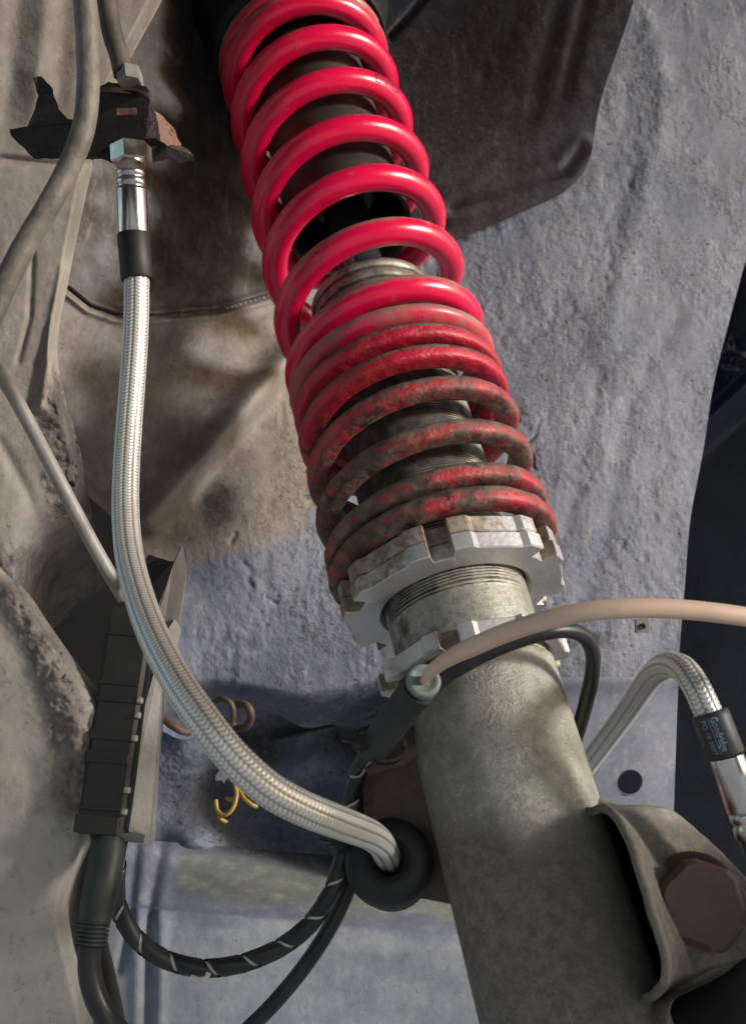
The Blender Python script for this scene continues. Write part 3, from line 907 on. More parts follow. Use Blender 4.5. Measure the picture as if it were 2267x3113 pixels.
dirt = np.where(ss > 126, 0.36, dirt) + 0.12 + 0.55 * sstep(25.7, 25.3, np.hypot(Gt[..., 0], Gt[..., 1]) * 1000)
mb.build('threaded_tube', M['thread_metal'], strut, attrs=dict(dirt=dirt))

# damper rod, bump stop, dust boot, top mount
mb = MB(); mb.grid(lathe_s([(10.2, 145), (10.2, 330)], 48), closev=True)
mb.build('damper_rod', M['rod_dark'], strut)
mb = MB(); mb.grid(lathe_s([(10.4, 206), (13, 206), (15, 208), (15.6, 213), (14.2, 218), (16, 223), (16, 232), (15, 237), (16.4, 243), (16.4, 262), (10.4, 262)], 48), closev=True)
mb.build('bump_stop', M['bump_stop'], strut)
rows = [(25.2, 192), (26.6, 187), (27.9, 186), (28.2, 188), (27.6, 191)]
for k in range(15):
    rows += [(27.6, 193 + k * 8), (27.9, 196 + k * 8), (27.2, 197.5 + k * 8)]
rows += [(27.6, 316)]
inner = [(25.8, 316), (25.8, 200), (25.2, 192)]
mb = MB(); mb.grid(lathe_s(inner[::1] + rows[1:], 72), closev=True)
mb.build('dust_boot', M['dust_boot'], strut)
rows = [(10, 318), (40, 318), (43.5, 317.5), (44, 316.5), (45, 316.5), (45.5, 318), (46, 330), (46, 336), (52, 345), (52, 380), (10, 380)]
mb = MB(); mb.grid(lathe_s(rows, 96), closev=True)
mb.build('top_mount', M['black_rubber'], strut)


def pchip(tk, sk, t):
    tk = np.asarray(tk, float); sk = np.asarray(sk, float)
    m = np.gradient(sk, tk)
    i = np.clip(np.searchsorted(tk, t) - 1, 0, len(tk) - 2)
    h = tk[i + 1] - tk[i]; u = (t - tk[i]) / h
    return (2 * u**3 - 3 * u**2 + 1) * sk[i] + (u**3 - 2 * u**2 + u) * h * m[i] + (-2 * u**3 + 3 * u**2) * sk[i + 1] + (u**3 - u**2) * h * m[i + 1]


def coil(tk, sk, n, ra, rr, Rc, power=2.0, seg=28):
    """helix swept with a superellipse section: ra axial and rr radial half sizes (mm)"""
    t = np.linspace(tk[0], tk[-1], n)
    s = pchip(tk, sk, t); ang = t * 360.0
    a = np.linspace(0, 2 * np.pi, seg, endpoint=False)
    e = 2.0 / power
    ca = np.sign(np.cos(a)) * np.abs(np.cos(a)) ** e; sa = np.sign(np.sin(a)) * np.abs(np.sin(a)) ** e
    ra = np.broadcast_to(ra(t) if callable(ra) else ra, t.shape); rr = np.broadcast_to(rr(t) if callable(rr) else rr, t.shape)
    Rc = np.broadcast_to(Rc(t) if callable(Rc) else Rc, t.shape)
    G = L(s[:, None] + ra[:, None] * sa[None], ang[:, None] + 0 * sa[None], Rc[:, None] + rr[:, None] * ca[None])
    return G, t, s, ang, a


MAIN_T = [-1.5, -1, -0.5, 0, 1, 2, 3, 4, 5, 6, 6.6, 7.2]
MAIN_S = [98.0, 100.3, 105, 113.5, 145, 177, 209, 242, 274, 302, 309.5, 311]
main_ra = lambda t: np.interp(t, [-1.5, -0.7, -0.1, 0.25, 6.4, 7.0], [3.4, 4.2, 5.0, 5.75, 5.75, 4.0])
G, t, s, ang, a = coil(MAIN_T, MAIN_S, 1500, main_ra, 5.75, 37.75, 2.0, 32)
mb = MB(); mb.grid(G, closev=True)
for k in (0, len(t) - 1):
    mb.f.append(tuple(k * 32 + np.arange(32))[::(1 if k else -1)]); mb.smooth.append(False)
up = np.sin(a)[None] + 0 * t[:, None]
an = (ang[:, None] + 0 * a[None] + 180) % 360 - 180
sc1 = s[:, None]
low_z = sstep(192, 120, sc1)
dust = 0.17 + 0.36 * sstep(-0.1, 0.9, up) + 0.62 * low_z * sstep(-0.55, 0.45, up) + 0.40 * sstep(112, 100, sc1) \
    + 0.75 * sstep(286, 300, sc1) * sstep(-0.7, 0.1, up) + 0.22 * sstep(40, 90, an) * sstep(-0.3, 0.6, up) + 0.16 * sstep(-30, -110, an) * sstep(-0.3, .8, up)
main_o = mb.build('main_spring', M['red_spring'], strut, attrs=dict(dust=dust))
main_o['label'] = 'glossy red main coil spring'

HT = [-5.72, -5.35, -5, -4, -3, -2, -1, 0, 0.5]
HS = [12.8, 14.0, 16.2, 25.5, 44.0, 64.0, 79.5, 90.3, 92.0]
sec_ = np.array([(3.7, -1.6), (3.75, 0.7), (3.0, 1.9), (1.4, 3.0), (-1.0, 3.3), (-3.2, 3.1), (-3.7, 1.5), (-3.7, -1.5), (-3.2, -3.1), (-1.0, -3.3), (1.8, -3.3), (3.2, -2.8)])
for _ in range(2):
    q_ = np.roll(sec_, -1, 0); sec_ = np.stack([sec_ * .75 + q_ * .25, sec_ * .25 + q_ * .75], 1).reshape(-1, 2)
sec_ = sec_ * np.array([1.17, 1.22])
t = np.linspace(HT[0], HT[-1], 1000); s = pchip(HT, HS, t); ang = t * 360
wobr = 0.25 * np.sin(t * 9.1) + 0.2 * np.sin(t * 23.7)
G = L(s[:, None] + sec_[None, :, 1], ang[:, None] + 0 * sec_[None, :, 0], 39.1 + sec_[None, :, 0] + wobr[:, None] * 0.3)
G = G + (fbm(G, 260, 3, 5)[..., None] - 0.5) * 0.0009
ns = len(sec_)
mb = MB(); mb.grid(G, closev=True, flip=True)
for k in (0, len(t) - 1):
    mb.f.append(tuple(k * ns + np.arange(ns))[::(1 if k else -1)]); mb.smooth.append(False)
up = sec_[None, :, 1] / 1.22 + 0 * t[:, None]
an = (ang[:, None] + 180) % 360 - 180
dust = 0.46 + 0.42 * sstep(-0.4, 1.0, up) - 0.48 * sstep(66, 80, s)[:, None] * sstep(0.6, -0.6, up) + 0.16 * sstep(60, 30, s)[:, None] * sstep(30, -50, an) + 0.12 * sstep(-2, -3, up)
ho = mb.build('helper_spring', M['helper_spring'], strut, attrs=dict(dust=dust))
ho['label'] = 'brown dusty flat wire helper spring'

# adjuster rings
def ring_outline(Ro, depth, c0, wn=6.0, scal=2.2, seg=720):
    th = np.linspace(-180, 180, seg, endpoint=False)
    ph = (th - c0 + 30) % 60 - 30            # 0 at notch centre
    b = 30 - np.abs(ph)                       # 0 at block centre, 30 at notch centre
    r = np.where(b < 12, Ro - scal * (1 - 0.25 * (b / 12) ** 2), np.where(b < 15, Ro - scal * 0.75 * (1 - (b - 12) / 3), Ro - 0.12 * (b - 15) / 9))
    r = np.where(30 - b < wn, Ro - depth, r)
    return th, r


def ring(name, Ro, depth, c0, s0, s1, bore, fn_dirt, label=None):
    th, r = ring_outline(Ro, depth, c0)
    bev = 0.5
    rows = [(np.full_like(r, bore), s0 + 2.2), (np.full_like(r, bore + 1.6), s0 + 0.2), (np.minimum(r - bev, r), s0), (r, s0 + bev), (r, s1 - bev), (r - bev, s1), (np.full_like(r, bore), s1), (np.full_like(r, bore), s0 + 2.2)]
    G = np.stack([L(sv, th, rv) for rv, sv in rows], 0)
    mb = MB(); mb.grid(G, closev=True, smooth=False)
    an = np.broadcast_to(th[None], G.shape[:2]); rad = np.hypot(G[..., 0], G[..., 1]) * 1000
    o = mb.build(name, M['aluminium'], strut, attrs=dict(dirt=fn_dirt(an, rad, G[..., 2] * 1000 + S0, Ro)))
    if label: o['label'] = label
    return o


def notchness(an, c0):
    ph = (an - c0 + 30) % 60 - 30
    return (np.abs(ph) < 7.0) * 1.0


ring('spring_seat_ring', 41.2, 5.4, -3.5, 3.4, 9.5, 26.6, lambda an, rad, s, Ro: 0.85 + 0.25 * notchness(an, -3.5) - 0.34 * sstep(5, 30, an), 'upper brown stained adjuster ring')
ring('adjuster_ring', 41.8, 5.6, -3.5, -3.4, 2.8, 26.6, lambda an, rad, s, Ro: 0.05 + (0.75 * sstep(0, -25, an) + 0.7 * notchness(an, -3.5)) * sstep(Ro - 7.5, Ro - 5.0, rad) * sstep(-3.3, -2.7, s) + 0.15 * sstep(-60, -80, an), 'bright castellated aluminium adjuster ring')
ring('lock_ring', 33.8, 4.8, -13, -31.4, -25.2, 26.4, lambda an, rad, s, Ro: 0.18 + 0.6 * notchness(an, -13) + 0.22 * sstep(0, -40, an), 'lower narrow aluminium lock ring')

# knuckle bracket welded to the tube (right)
def axis_depth(y):
    return np.interp(y, [1486, 1606, 1733, 1868, 2011, 2163, 2326, 2500], [360, 350, 340, 330, 320, 310, 300, 290])


E_in = np.array([(1256, 1750, -17), (1270, 1778, -17), (1287, 1793, -18), (1307, 1800, -22), (1332, 1791, -28), (1351, 1800, -34), (1366, 1826, -38), (1380, 1868, -40), (1394, 1926, -41), (1413, 1992, -41), (1432, 2060, -41), (1445, 2104, -41), (1456, 2141, -40), (1461, 2172, -38), (1457, 2192, -34), (1437, 2211, -26), (1412, 2216, -18), (1396, 2240, -17), (1392, 2300, -17)], float)
E_out = np.array([(1284, 1716, -9), (1307, 1748, -9), (1322, 1766, -11), (1348, 1781, -16), (1388, 1786, -22), (1449, 1789, -22), (1482, 1797, -20), (1517, 1824, -18), (1552, 1853, -17), (1592, 1888, -16), (1640, 1940, -15), (1690, 2010, -14), (1700, 2070, -14), (1680, 2110, -17), (1640, 2128, -20), (1592, 2165, -25), (1530, 2197, -29), (1486, 2222, -28), (1470, 2300, -22)], float)
ni, nj = 150, 40
E_in[6:14, 0] += np.array([6, 12, 16, 18, 18, 16, 12, 6])
Ei, Eo = spline_u(E_in, ni), spline_u(E_out, ni)
w = np.linspace(0, 1, nj)[None, :, None]
G = Ei[:, None] * (1 - w) + Eo[:, None] * w
low_ = sstep(14, 44, np.arange(ni))[:, None]
# the plate drops back quickly behind its rolled lip, then runs flat under the bolt
roll = 9.0 * (sstep(0.03, 0.30, w[..., 0]) - w[..., 0] * 0.9).clip(-1, 1) * low_
D = axis_depth(G[..., 1]) + G[..., 2] + roll + 0 * G[..., 0]
Pf = at(G[..., 0], G[..., 1], D)
Pf = Pf + (fbm(Pf, 160, 3, 33)[..., None] - 0.5) * 0.0012
v = Pf - CP; v /= np.linalg.norm(v, axis=-1)[..., None]
Pk = Pf + v * 0.0032 + cam2w(np.array([0.0006, 0.0004, 0.0]))
Pf, Pk = to_strut(Pf), to_strut(Pk)
mb = MB(); mb.grid(Pf, smooth=True); mb.grid(Pk, smooth=True, flip=True)
mb.grid(np.stack([Pf[:, 0], Pf[:, 0] * .5 + Pk[:, 0] * .5, Pk[:, 0]], 1), smooth=True)
mb.grid(np.stack([Pf[:, -1], Pk[:, -1]], 1), smooth=False, flip=True)
dq = 0.5 + 0.5 * sstep(1780, 1900, G[..., 1]) - 0.12 * np.exp(-((w[..., 0] - 0.1) / 0.12) ** 2)  # dirt, with shade below the bracket top put into the same brown
brk = mb.build('knuckle_bracket', M['zinc_tube'], strut, attrs=dict(dirt=np.concatenate([dq.ravel(), dq.ravel(), np.repeat(dq[:, 0], 3), np.repeat(dq[:, -1], 2)])))
# rolled edge of the plate
mb = MB(); mb.tube(Pf[:, 1][2:142] * 0.7 + Pf[:, 2][2:142] * 0.3, np.interp(np.arange(140), [0, 16, 122, 139], [.0006, .00135, .00135, .0006]), 14)
lip_dirt = np.full(140 * 14, 0.66)
mb.build('rolled_lip', M['zinc_tube'], brk, attrs=dict(dirt=lip_dirt))
# rear plate of the bracket widened in black to darken the slot; reads as a channel from the side
mb = MB()
Gb = np.stack([at(G[..., 0], G[..., 1], D + 34)], 0)[0]
mb.grid(to_strut(np.concatenate([at(G[:, :1, 0] - 190, G[:, :1, 1] + 20, D[:, :1] + 50), at(G[:, :1, 0] - 60, G[:, :1, 1], D[:, :1] + 64), at(G[:, 8:, 0], G[:, 8:, 1], D[:, 8:] + 58)], 1))[14:140]); mb.build('rear_plate', M['rusty_black'], brk)
# web added between the two plates to block light, so the slot stays dark
fr_, bk_ = at(G[:, -3, 0], G[:, -3, 1], D[:, -3] + 3), at(G[:, -3, 0], G[:, -3, 1], D[:, -3] + 60)
mb = MB(); mb.grid(to_strut(np.stack([fr_ * (1 - k) + bk_ * k for k in np.linspace(0, 1, 6)], 1))); mb.build('light_block_web', M['rusty_black'], brk)
# weld bead at the top corner
mb = MB()
for (x, y, dd, r) in ((1258, 1745, 4, 2.0), (1262, 1757, 3, 1.7), (1254, 1737, 4, 1.2), (1252, 1762, 1, 1.3)):
    c = to_strut(at(x, y, axis_depth(y) - 12 + dd))
    th = np.linspace(0, np.pi, 9); ph = np.linspace(0, 2 * np.pi, 14, endpoint=False)
    sph = np.stack([np.sin(th)[:, None] * np.cos(ph), np.sin(th)[:, None] * np.sin(ph), np.cos(th)[:, None] + 0 * ph], -1)
    mb.grid(c + sph * r / 1000, closev=True)
mb.build('weld_bead', M['bolt_rust'], brk)

# hex bolt with flange
bc = to_strut(at(1540, 2003, axis_depth(2003) - 22))
bx = to_strut(at(1540, 2003, axis_depth(2003) - 42)) - bc
bx = bx + np.array([0.004, 0.001, -0.001])
MBt = frame(bc, bx, to_strut(at(1600, 1985, 320)) - bc)
mb = MB()
mb.lathe([(0.0, -0.004), (0.0143, -0.004), (0.0146, -0.001), (0.0143, 0.0012), (0.0132, 0.0026), (0.0, 0.003)], MBt, 48)
bolt = mb.build('bolt', M['bolt_rust'], strut)
hexo = [(0.0134 * math.cos(R(60 * k + 32)), 0.0134 * math.sin(R(60 * k + 32))) for k in range(6)]
hx = []
for k in range(6):
    p, q = np.array(hexo[k]), np.array(hexo[(k + 1) % 6])
    hx += [p * 0.86 + q * 0.14, p * 0.5 + q * 0.5, p * 0.14 + q * 0.86]
mb = MB(); mb.prism(np.array(hx) * 0.98, 0.0022, 0.0118, MBt, bevel=0.0016)
mb.build('hex_head', M['bolt_rust'], bolt)

# hose bracket plate welded on the left side of the tube
poly = [(905, 1600), (868, 1640), (842, 1668), (812, 1690), (803, 1730), (805, 1800), (800, 1870), (812, 1925), (850, 1960), (905, 1985), (1003, 2004), (1030, 2010), (1010, 1900), (960, 1700)]
pd = [336, 338, 340, 341, 342, 341, 340, 338, 336, 333, 330, 328, 330, 334]
pl = np.array([at(x, y, d + 6) for (x, y), d in zip(poly, pd)])
back = pl + (pl - CP) / np.linalg.norm(pl - CP, axis=1)[:, None] * 0.003
n = len(poly)
mb = MB(); mb.add(to_strut(np.vstack([pl, back])), [tuple(range(n)), tuple(range(2 * n - 1, n - 1, -1))] + [(i, n + i, n + (i + 1) % n, (i + 1) % n) for i in range(n)], False)
hb = mb.build('hose_tab', M['brown_plate'], strut)
hb['label'] = 'brown hose tab welded beside the tube'
# rounded clip above it
mb = MB()
mb.tube(to_strut(spline([at(822, 1700, 336), at(850, 1690, 333), at(885, 1680, 332), at(915, 1662, 334)], 20)), 0.0032, 14)
mb.build('tab_fold', M['brown_plate'], hb)

# ------------------------------------------------------------------ grommet
gc = at(862, 1912, 333)
view = gc - CP; view /= np.linalg.norm(view)
Mg = frame(gc, -view + 0.35 * np.array([-0.2, 0, 0.55]), (1, 0, 0))
gro = empty('hose_grommet', gc, 'fat black rubber grommet in the brown tab around the hose end', 'grommet')
mb = MB()
prof = [(0.0036, -0.004), (0.0038, 0.0005), (0.0046, 0.0036), (0.0066, 0.0052), (0.0095, 0.0048), (0.0118, 0.0034), (0.0129, 0.0008), (0.0129, -0.0016), (0.0122, -0.0034), (0.010, -0.004), (0.0098, -0.0085), (0.0115, -0.0095), (0.0110, -0.013), (0.0036, -0.014), (0.0036, -0.004)]
ps = spline([(a, b, 0) for a, b in prof], 70)
mb.lathe(ps[:, :2] * 1.1, Mg, 64)
mb.build('rubber_ring', M['black_rubber'], gro, org=gc)

# ------------------------------------------------------------------ braided hoses
def braid(P, r, ncol, lam, step, seg=72, amp=0.00022, twist=0.0):
    Ltot = np.sum(np.linalg.norm(np.diff(P, axis=0), axis=1))
    n = int(Ltot / step)
    P = spline_arc(P, n)
    T, N, B = frames(P)
    a = np.linspace(0, 2 * np.pi, seg, endpoint=False)
    z = np.linspace(0, Ltot, n)[:, None]
    u = (a[None] / (2 * np.pi) * ncol + twist * z) % 1.0
    c = np.floor((a[None] / (2 * np.pi) * ncol + twist * z)) % 2
    slant = np.abs(u - 0.5) * 1.1
    h = 0.5 + 0.5 * np.cos(2 * np.pi * (z / lam + slant + 0.5 * c))
    groove = sstep(0.0, 0.2, np.minimum(u, 1 - u))
    hh = (0.25 + 0.75 * h ** 0.8) * (0.15 + 0.85 * groove)
    rr = r + amp * (hh - 0.6) - amp * 0.9 * (1 - groove)
    G = P[:, None] + rr[..., None] * (np.cos(a)[None, :, None] * N[:, None] + np.sin(a)[None, :, None] * B[:, None])
    return G, hh


def spline_arc(P, n):
    s = np.r_[0, np.cumsum(np.linalg.norm(np.diff(P, axis=0), axis=1))]
    u = np.linspace(0, s[-1], n)
    return np.stack([np.interp(u, s, P[:, k]) for k in range(3)], -1)


def path(pts, n=400):
    pts = np.asarray(pts, float)
    return spline(at(pts[:, 0], pts[:, 1], pts[:, 2]), n)


hp = path([(303, 600, 354), (302, 680, 352), (299, 760, 350), (292, 860, 346), (285, 950, 341), (279, 1050, 333), (278, 1140, 324), (286, 1230, 312), (308, 1320, 297), (343, 1415, 281), (398, 1518, 266), (458, 1605, 256), (518, 1680, 252), (590, 1745, 252), (660, 1785, 256), (725, 1812, 264), (780, 1833, 280), (820, 1850, 300), (845, 1872, 318), (858, 1900, 334), (864, 1915, 348)], 900)
org = hp[0]
hose = empty('braided_hose', org, 'long steel braided brake hose curving from the rusty bracket down to the grommet', 'brake hose')
G, hh = braid(hp, 0.00425, 9, 0.00125, 0.00021, 72, 0.0002)
mb = MB(); mb.grid(G, closev=True)
mb.build('braid', M['steel_braid'], hose, org=org, attrs=dict(weave=hh))
fx = at(287, 330, 356); fz = at(304, 640, 354)
ax = (fx - fz) / np.linalg.norm(fx - fz)
def along(x, y, d=355): return at(x, y, d)
def seglathe(prof, p0, p1, seg=48):
    """prof (r mm, t 0..1 between p0 and p1)"""
    z = p1 - p0; Lz = np.linalg.norm(z)
    Mx = frame(p0, z, (0.9, 0.1, 0.05))
    return [(r / 1000.0, t * Lz) for r, t in prof], Mx
pr, Mx = seglathe([(4.3, 0.0), (5.3, 0.0), (5.55, 0.02), (5.5, 0.5), (5.5, 0.97), (5.3, 1.0), (4.5, 1.0)], at(304, 620, 354), at(295, 518, 355))
mb = MB(); mb.lathe(pr, Mx); mb.build('hose_sleeve', M['black_rubber'], hose, org=org)
pr, Mx = seglathe([(4.5, 0), (5.25, 0.0), (5.3, 0.02), (5.3, 0.58), (5.15, 0.60), (4.7, 0.615), (4.7, 0.64), (5.05, 0.655), (5.05, 0.72), (4.6, 0.735), (4.6, 0.765), (5.0, 0.78), (5.0, 0.83), (4.5, 0.845), (4.5, 0.99), (3.0, 1.0)], at(295, 520, 355), at(288, 350, 353))
mb = MB(); mb.lathe(pr, Mx); mb.build('crimp_ferrule', M['zinc_clean'], hose, org=org)
Mx = frame(at(292, 362, 352), ax, (1, 0, 0.1))
hx6 = [(0.0070 * math.cos(R(60 * k + 20)), 0.0072 * math.sin(R(60 * k + 20))) for k in range(6)]
mb = MB(); mb.prism(hx6, 0.0, 0.0066, Mx, bevel=0.0006); mb.build('hex_collar', M['zinc'], hose, org=org)

# right hose
hp2 = path([(1215, 1810, 442), (1280, 1722, 428), (1340, 1643, 408), (1390, 1575, 385), (1425, 1523, 362), (1452, 1488, 342), (1483, 1473, 326), (1515, 1484, 314), (1541, 1520, 307), (1560, 1560, 304), (1574, 1590, 303)], 600)
org2 = hp2[-1]
hose2 = empty('braided_hose', org2, 'short steel braided brake hose arching out behind the strut at the right', 'brake hose')
G, hh = braid(hp2, 0.0041, 8, 0.00135, 0.0002, 64, 0.00021)
mb = MB(); mb.grid(G, closev=True); mb.build('braid', M['steel_braid'], hose2, org=org2, attrs=dict(weave=hh))
q0, q1 = at(1571, 1578, 303), at(1609, 1676, 300)
pr, Mx = seglathe([(4.2, 0.0), (5.0, 0.0), (5.4, 0.03), (5.5, 0.15), (5.45, 0.97), (5.2, 1.0), (4.5, 1.0)], q0, q1)
mb = MB(); mb.lathe(pr, Mx); sleeve = mb.build('hose_sleeve', M['boot_rubber'], hose2, org=org2)
q2 = at(1648, 1797, 297)
pr, Mx2 = seglathe([(4.4, 0), (4.85, 0.0), (4.9, 0.03), (4.9, 0.98), (4.6, 1.0), (3, 1.0)], q1 + (q1 - q0) * 0.002, q2)
mb = MB(); mb.lathe(pr, Mx2); mb.build('crimp_ferrule', M['zinc_clean'], hose2, org=org2)
q3 = at(1690, 1925, 294); q4 = at(1760, 2160, 290)
pr, Mx3 = seglathe([(3.0, 0), (4.6, 0.0), (4.7, 0.12), (4.2, 0.16), (4.2, 0.22), (4.8, 0.26), (4.8, 0.42), (4.1, 0.48), (3.9, 1.0), (0, 1.0)], q2 + (q2 - q1) * 0.002, q3)
mb = MB(); mb.lathe(pr, Mx3); mb.tube(spline([q3, (q3 * .5 + q4 * .5) + cam2w(np.array([.004, 0, 0])), q4, at(1900, 2420, 284)], 30), .0036, 20); mb.build('hose_fitting', M['zinc'], hose2, org=org2)


def text_pts(txt, size, thin=0.0):
    cu = bpy.data.curves.new('lettering', 'FONT'); cu.body = txt; cu.size = size; cu.resolution_u = 2
    cu.offset = thin
    ob = bpy.data.objects.new('lettering', cu); col.objects.link(ob)
    dg = bpy.context.evaluated_depsgraph_get()
    me = ob.evaluated_get(dg).to_mesh()
    bm = bmesh.new(); bm.from_mesh(me); bmesh.ops.triangulate(bm, faces=bm.faces[:])
    bmesh.ops.subdivide_edges(bm, edges=bm.edges[:], cuts=3, use_grid_fill=True)
    bm.verts.index_update()
    V = np.array([v.co[:] for v in bm.verts]); Fc = [tuple(v.index for v in f.verts) for f in bm.faces]
    bm.free()
    bpy.data.objects.remove(ob); bpy.data.curves.remove(cu)
    return V, Fc


# printing on the sleeve: runs along it, read from the top end downwards
Lz = np.linalg.norm(q1 - q0)
def sleeve_text(txt, size, z0, a0, name, bold=0.0, width=None):
    V, Fc = text_pts(txt, size, bold)
    k = 1.0 if width is None else width / (V[:, 0].max() - V[:, 0].min())
    z = z0 + (V[:, 0] - V[:, 0].min()) * k
    a = a0 - V[:, 1] / 0.0055
    r = 0.00556
    Pl = np.stack([r * np.cos(a), r * np.sin(a), z], -1)
    return tr(Mx, Pl), Fc
# angle on the sleeve that faces the viewer
toc = CP - (q0 + q1) / 2
af = math.atan2(toc @ Mx[:3, 1], toc @ Mx[:3, 0])
mb = MB()
V, Fc = sleeve_text('Goodridge', 0.0031, Lz * 0.10, af + 0.12, 'p', 0.00006, Lz * 0.76); mb.add(V, Fc, False)
V, Fc = sleeve_text('PO 18 2007', 0.0021, Lz * 0.12, af + 0.62, 'p', 0.00002, Lz * 0.76); mb.add(V, Fc, False)
for (za, zb, aa, ab) in ((0.10, 0.90, 0.20, 0.235),):
    z = np.linspace(za, zb, 12) * Lz; a_ = af + np.array([aa, ab])
    Gq = np.stack([0.00556 * np.cos(a_)[:, None] + 0 * z, 0.00556 * np.sin(a_)[:, None] + 0 * z, np.tile(z, (2, 1))], -1)
    mb.grid(tr(Mx, Gq))
mb.build('printed_lettering', M['sleeve_print'], sleeve, org=org2)

# lettering on the third coil of the spring
V, Fc = text_pts('EVO', 0.0066, 0.00003)
rw = 0.0058
s_at = lambda t: pchip(MAIN_T, MAIN_S, t)
t0_ = 4.108
tt_ = t0_ + V[:, 0] * 1.2 / (2 * math.pi * 0.0378)
sec = R(-40) + V[:, 1] / rw      # section angle: 0 outward, 90 up the axis
Rr = 37.75 + 5.82 * np.cos(sec)
Pl = L(s_at(tt_) + 5.82 * np.sin(sec), tt_ * 360, Rr)
mb = MB(); mb.add(Pl, Fc, False)
mb.build('printed_lettering', M['spring_print'], main_o)

# ------------------------------------------------------------------ pipes and cables on the left
def cable(name, pts, r, mat, label, cat, n=160, seg=24, rad=None):
    P = path(pts, n)
    mb = MB(); mb.tube(P, r if rad is None else np.interp(np.linspace(0, 1, n), *rad), seg)
    o = mb.build(name, mat, recenter=True)
    return tag(o, label, cat)


cable('fuel_pipe', [(120, -560, 300), (150, -320, 299), (170, -130, 300), (186, -20, 302), (193, 90, 305), (195, 200, 308), (183, 290, 308), (152, 370, 307), (110, 450, 305), (62, 530, 303), (20, 610, 300), (-20, 700, 298), (-60, 800, 296), (-200, 1060, 292), (-480, 1500, 285)], 0.0034, M['pipe_paint'],
      'thick beige painted pipe sweeping down in front of the rusty bracket', 'pipe')
bp = empty('brake_pipe', at(262, 150, 368), 'thin dark brake pipe entering the top of the rusty bracket', 'pipe')
mb = MB(); mb.tube(path([(190, -520, 378), (212, -260, 375), (225, -90, 372), (236, -10, 370), (248, 70, 368), (264, 120, 367), (274, 165, 366)], 80), 0.0036, 20)
mb.build('pipe', M['pipe_dirty'], bp, org=np.array(bp.location))
Mx = frame(at(289, 186, 364), at(285, 150, 367) - at(289, 186, 364), (1, 0, 0))
mb = MB(); mb.prism([(0.0046 * math.cos(R(60 * k + 22)), 0.0046 * math.sin(R(60 * k + 22))) for k in range(6)], 0, 0.0062, Mx, bevel=0.0005)
mb.build('flare_nut', M['grey_steel'], bp, org=np.array(bp.location))
cable('hand_brake_cable', [(-480, 120, 366), (-220, 500, 370), (-60, 740, 372), (-10, 815, 372), (28, 872, 372), (72, 952, 372), (118, 1040, 372), (160, 1120, 373), (205, 1205, 374), (245, 1275, 376), (275, 1325, 380)], 0.0026, M['grey_steel'],
      'thin grey sheathed cable running diagonally across the beige chassis leg', 'cable')

# ---- rusty hose bracket
hbk = empty('hose_bracket', at(250, 300, 372), 'rusty black steel hose bracket with torn lower edge at upper left', 'bracket')
ho_ = np.array(hbk.location)


def plate(poly, deps, th, name, mat, parent, org, rag=0.0, seed=0):
    """flat-ish plate from an outline; ragged edge when rag > 0"""
    pts = np.array([(x, y, d) for (x, y), d in zip(poly, deps)], float)
    ptsc = np.vstack([pts, pts[:1]])
    out = []
    r2 = np.random.default_rng(seed)
    for p, q in zip(ptsc[:-1], ptsc[1:]):
        m = max(2, int(np.hypot(*(q - p)[:2]) / 9)) if rag > 0 else 1
        for k in range(m):
            v_ = p + (q - p) * k / m
            if rag > 0 and k > 0: v_ = v_ + np.r_[r2.normal(0, rag, 2), r2.normal(0, 0.12)]
            out.append(v_)
    out = np.array(out); n = len(out)
    Pf = at(out[:, 0], out[:, 1], out[:, 2]); v_ = Pf - CP; v_ /= np.linalg.norm(v_, axis=1)[:, None]
    Pb = Pf + v_ * th / 1000
    c = out.mean(0); Pc = at(*c); Pcb = Pc + (Pc - CP) / np.linalg.norm(Pc - CP) * th / 1000
    mb = MB()
    mb.add(np.vstack([Pf, Pb]), [tuple(range(n)), tuple(range(2 * n - 1, n - 1, -1))] + [(i, n + i, n + (i + 1) % n, (i + 1) % n) for i in range(n)], False)
    return mb.build(name, mat, parent, org=org)


plate([(72, 172), (92, 168), (112, 188), (130, 240), (150, 262), (200, 270), (215, 215), (262, 205), (322, 210), (330, 240), (345, 300), (352, 325), (330, 330), (300, 342), (180, 352), (75, 350), (25, 300), (20, 285), (60, 280), (75, 255), (85, 210)],
      [385, 385, 384, 378, 376, 374, 370, 366, 364, 364, 364, 364, 364, 365, 375, 384, 388, 388, 388, 388, 386], 5, 'back_plate', M['rusty_black'], hbk, ho_, 0.9, 3)
plate([(214, 205), (240, 196), (300, 200), (326, 208), (338, 225), (350, 270), (356, 318), (340, 332), (290, 336), (214, 338)], [366, 364, 360, 360, 360, 359, 358, 356, 356, 360], 4, 'front_plate', M['rusty_black'], hbk, ho_, 0.4, 4)
plate([(206, 200), (240, 180), (325, 190), (336, 214), (300, 206), (240, 203)], [372, 368, 364, 362, 358, 360], 5, 'top_shelf', M['rusty_black'], hbk, ho_, 0.4, 14)
plate([(343, 245), (362, 258), (388, 288), (402, 318), (398, 334), (356, 322), (350, 290)], [361, 364, 366, 367, 366, 361, 361], 4, 'side_gusset', M['rusty_edge'], hbk, ho_, 1.6, 5)
plate([(180, 352), (215, 338), (250, 318), (300, 306), (345, 305), (370, 322), (400, 322), (424, 334), (432, 354), (405, 360), (370, 352), (340, 360), (255, 362), (235, 352)],
      [366, 362, 357, 354, 354, 358, 360, 361, 362, 362, 360, 360, 362, 364], 4, 'lower_flange', M['rusty_black'], hbk, ho_, 1.5, 6)
plate([(258, 240), (302, 237), (304, 252), (258, 254)], [357, 356, 356, 357], 1.0, 'slot_plate', M['rusty_edge'], hbk, ho_, 0.6, 15)

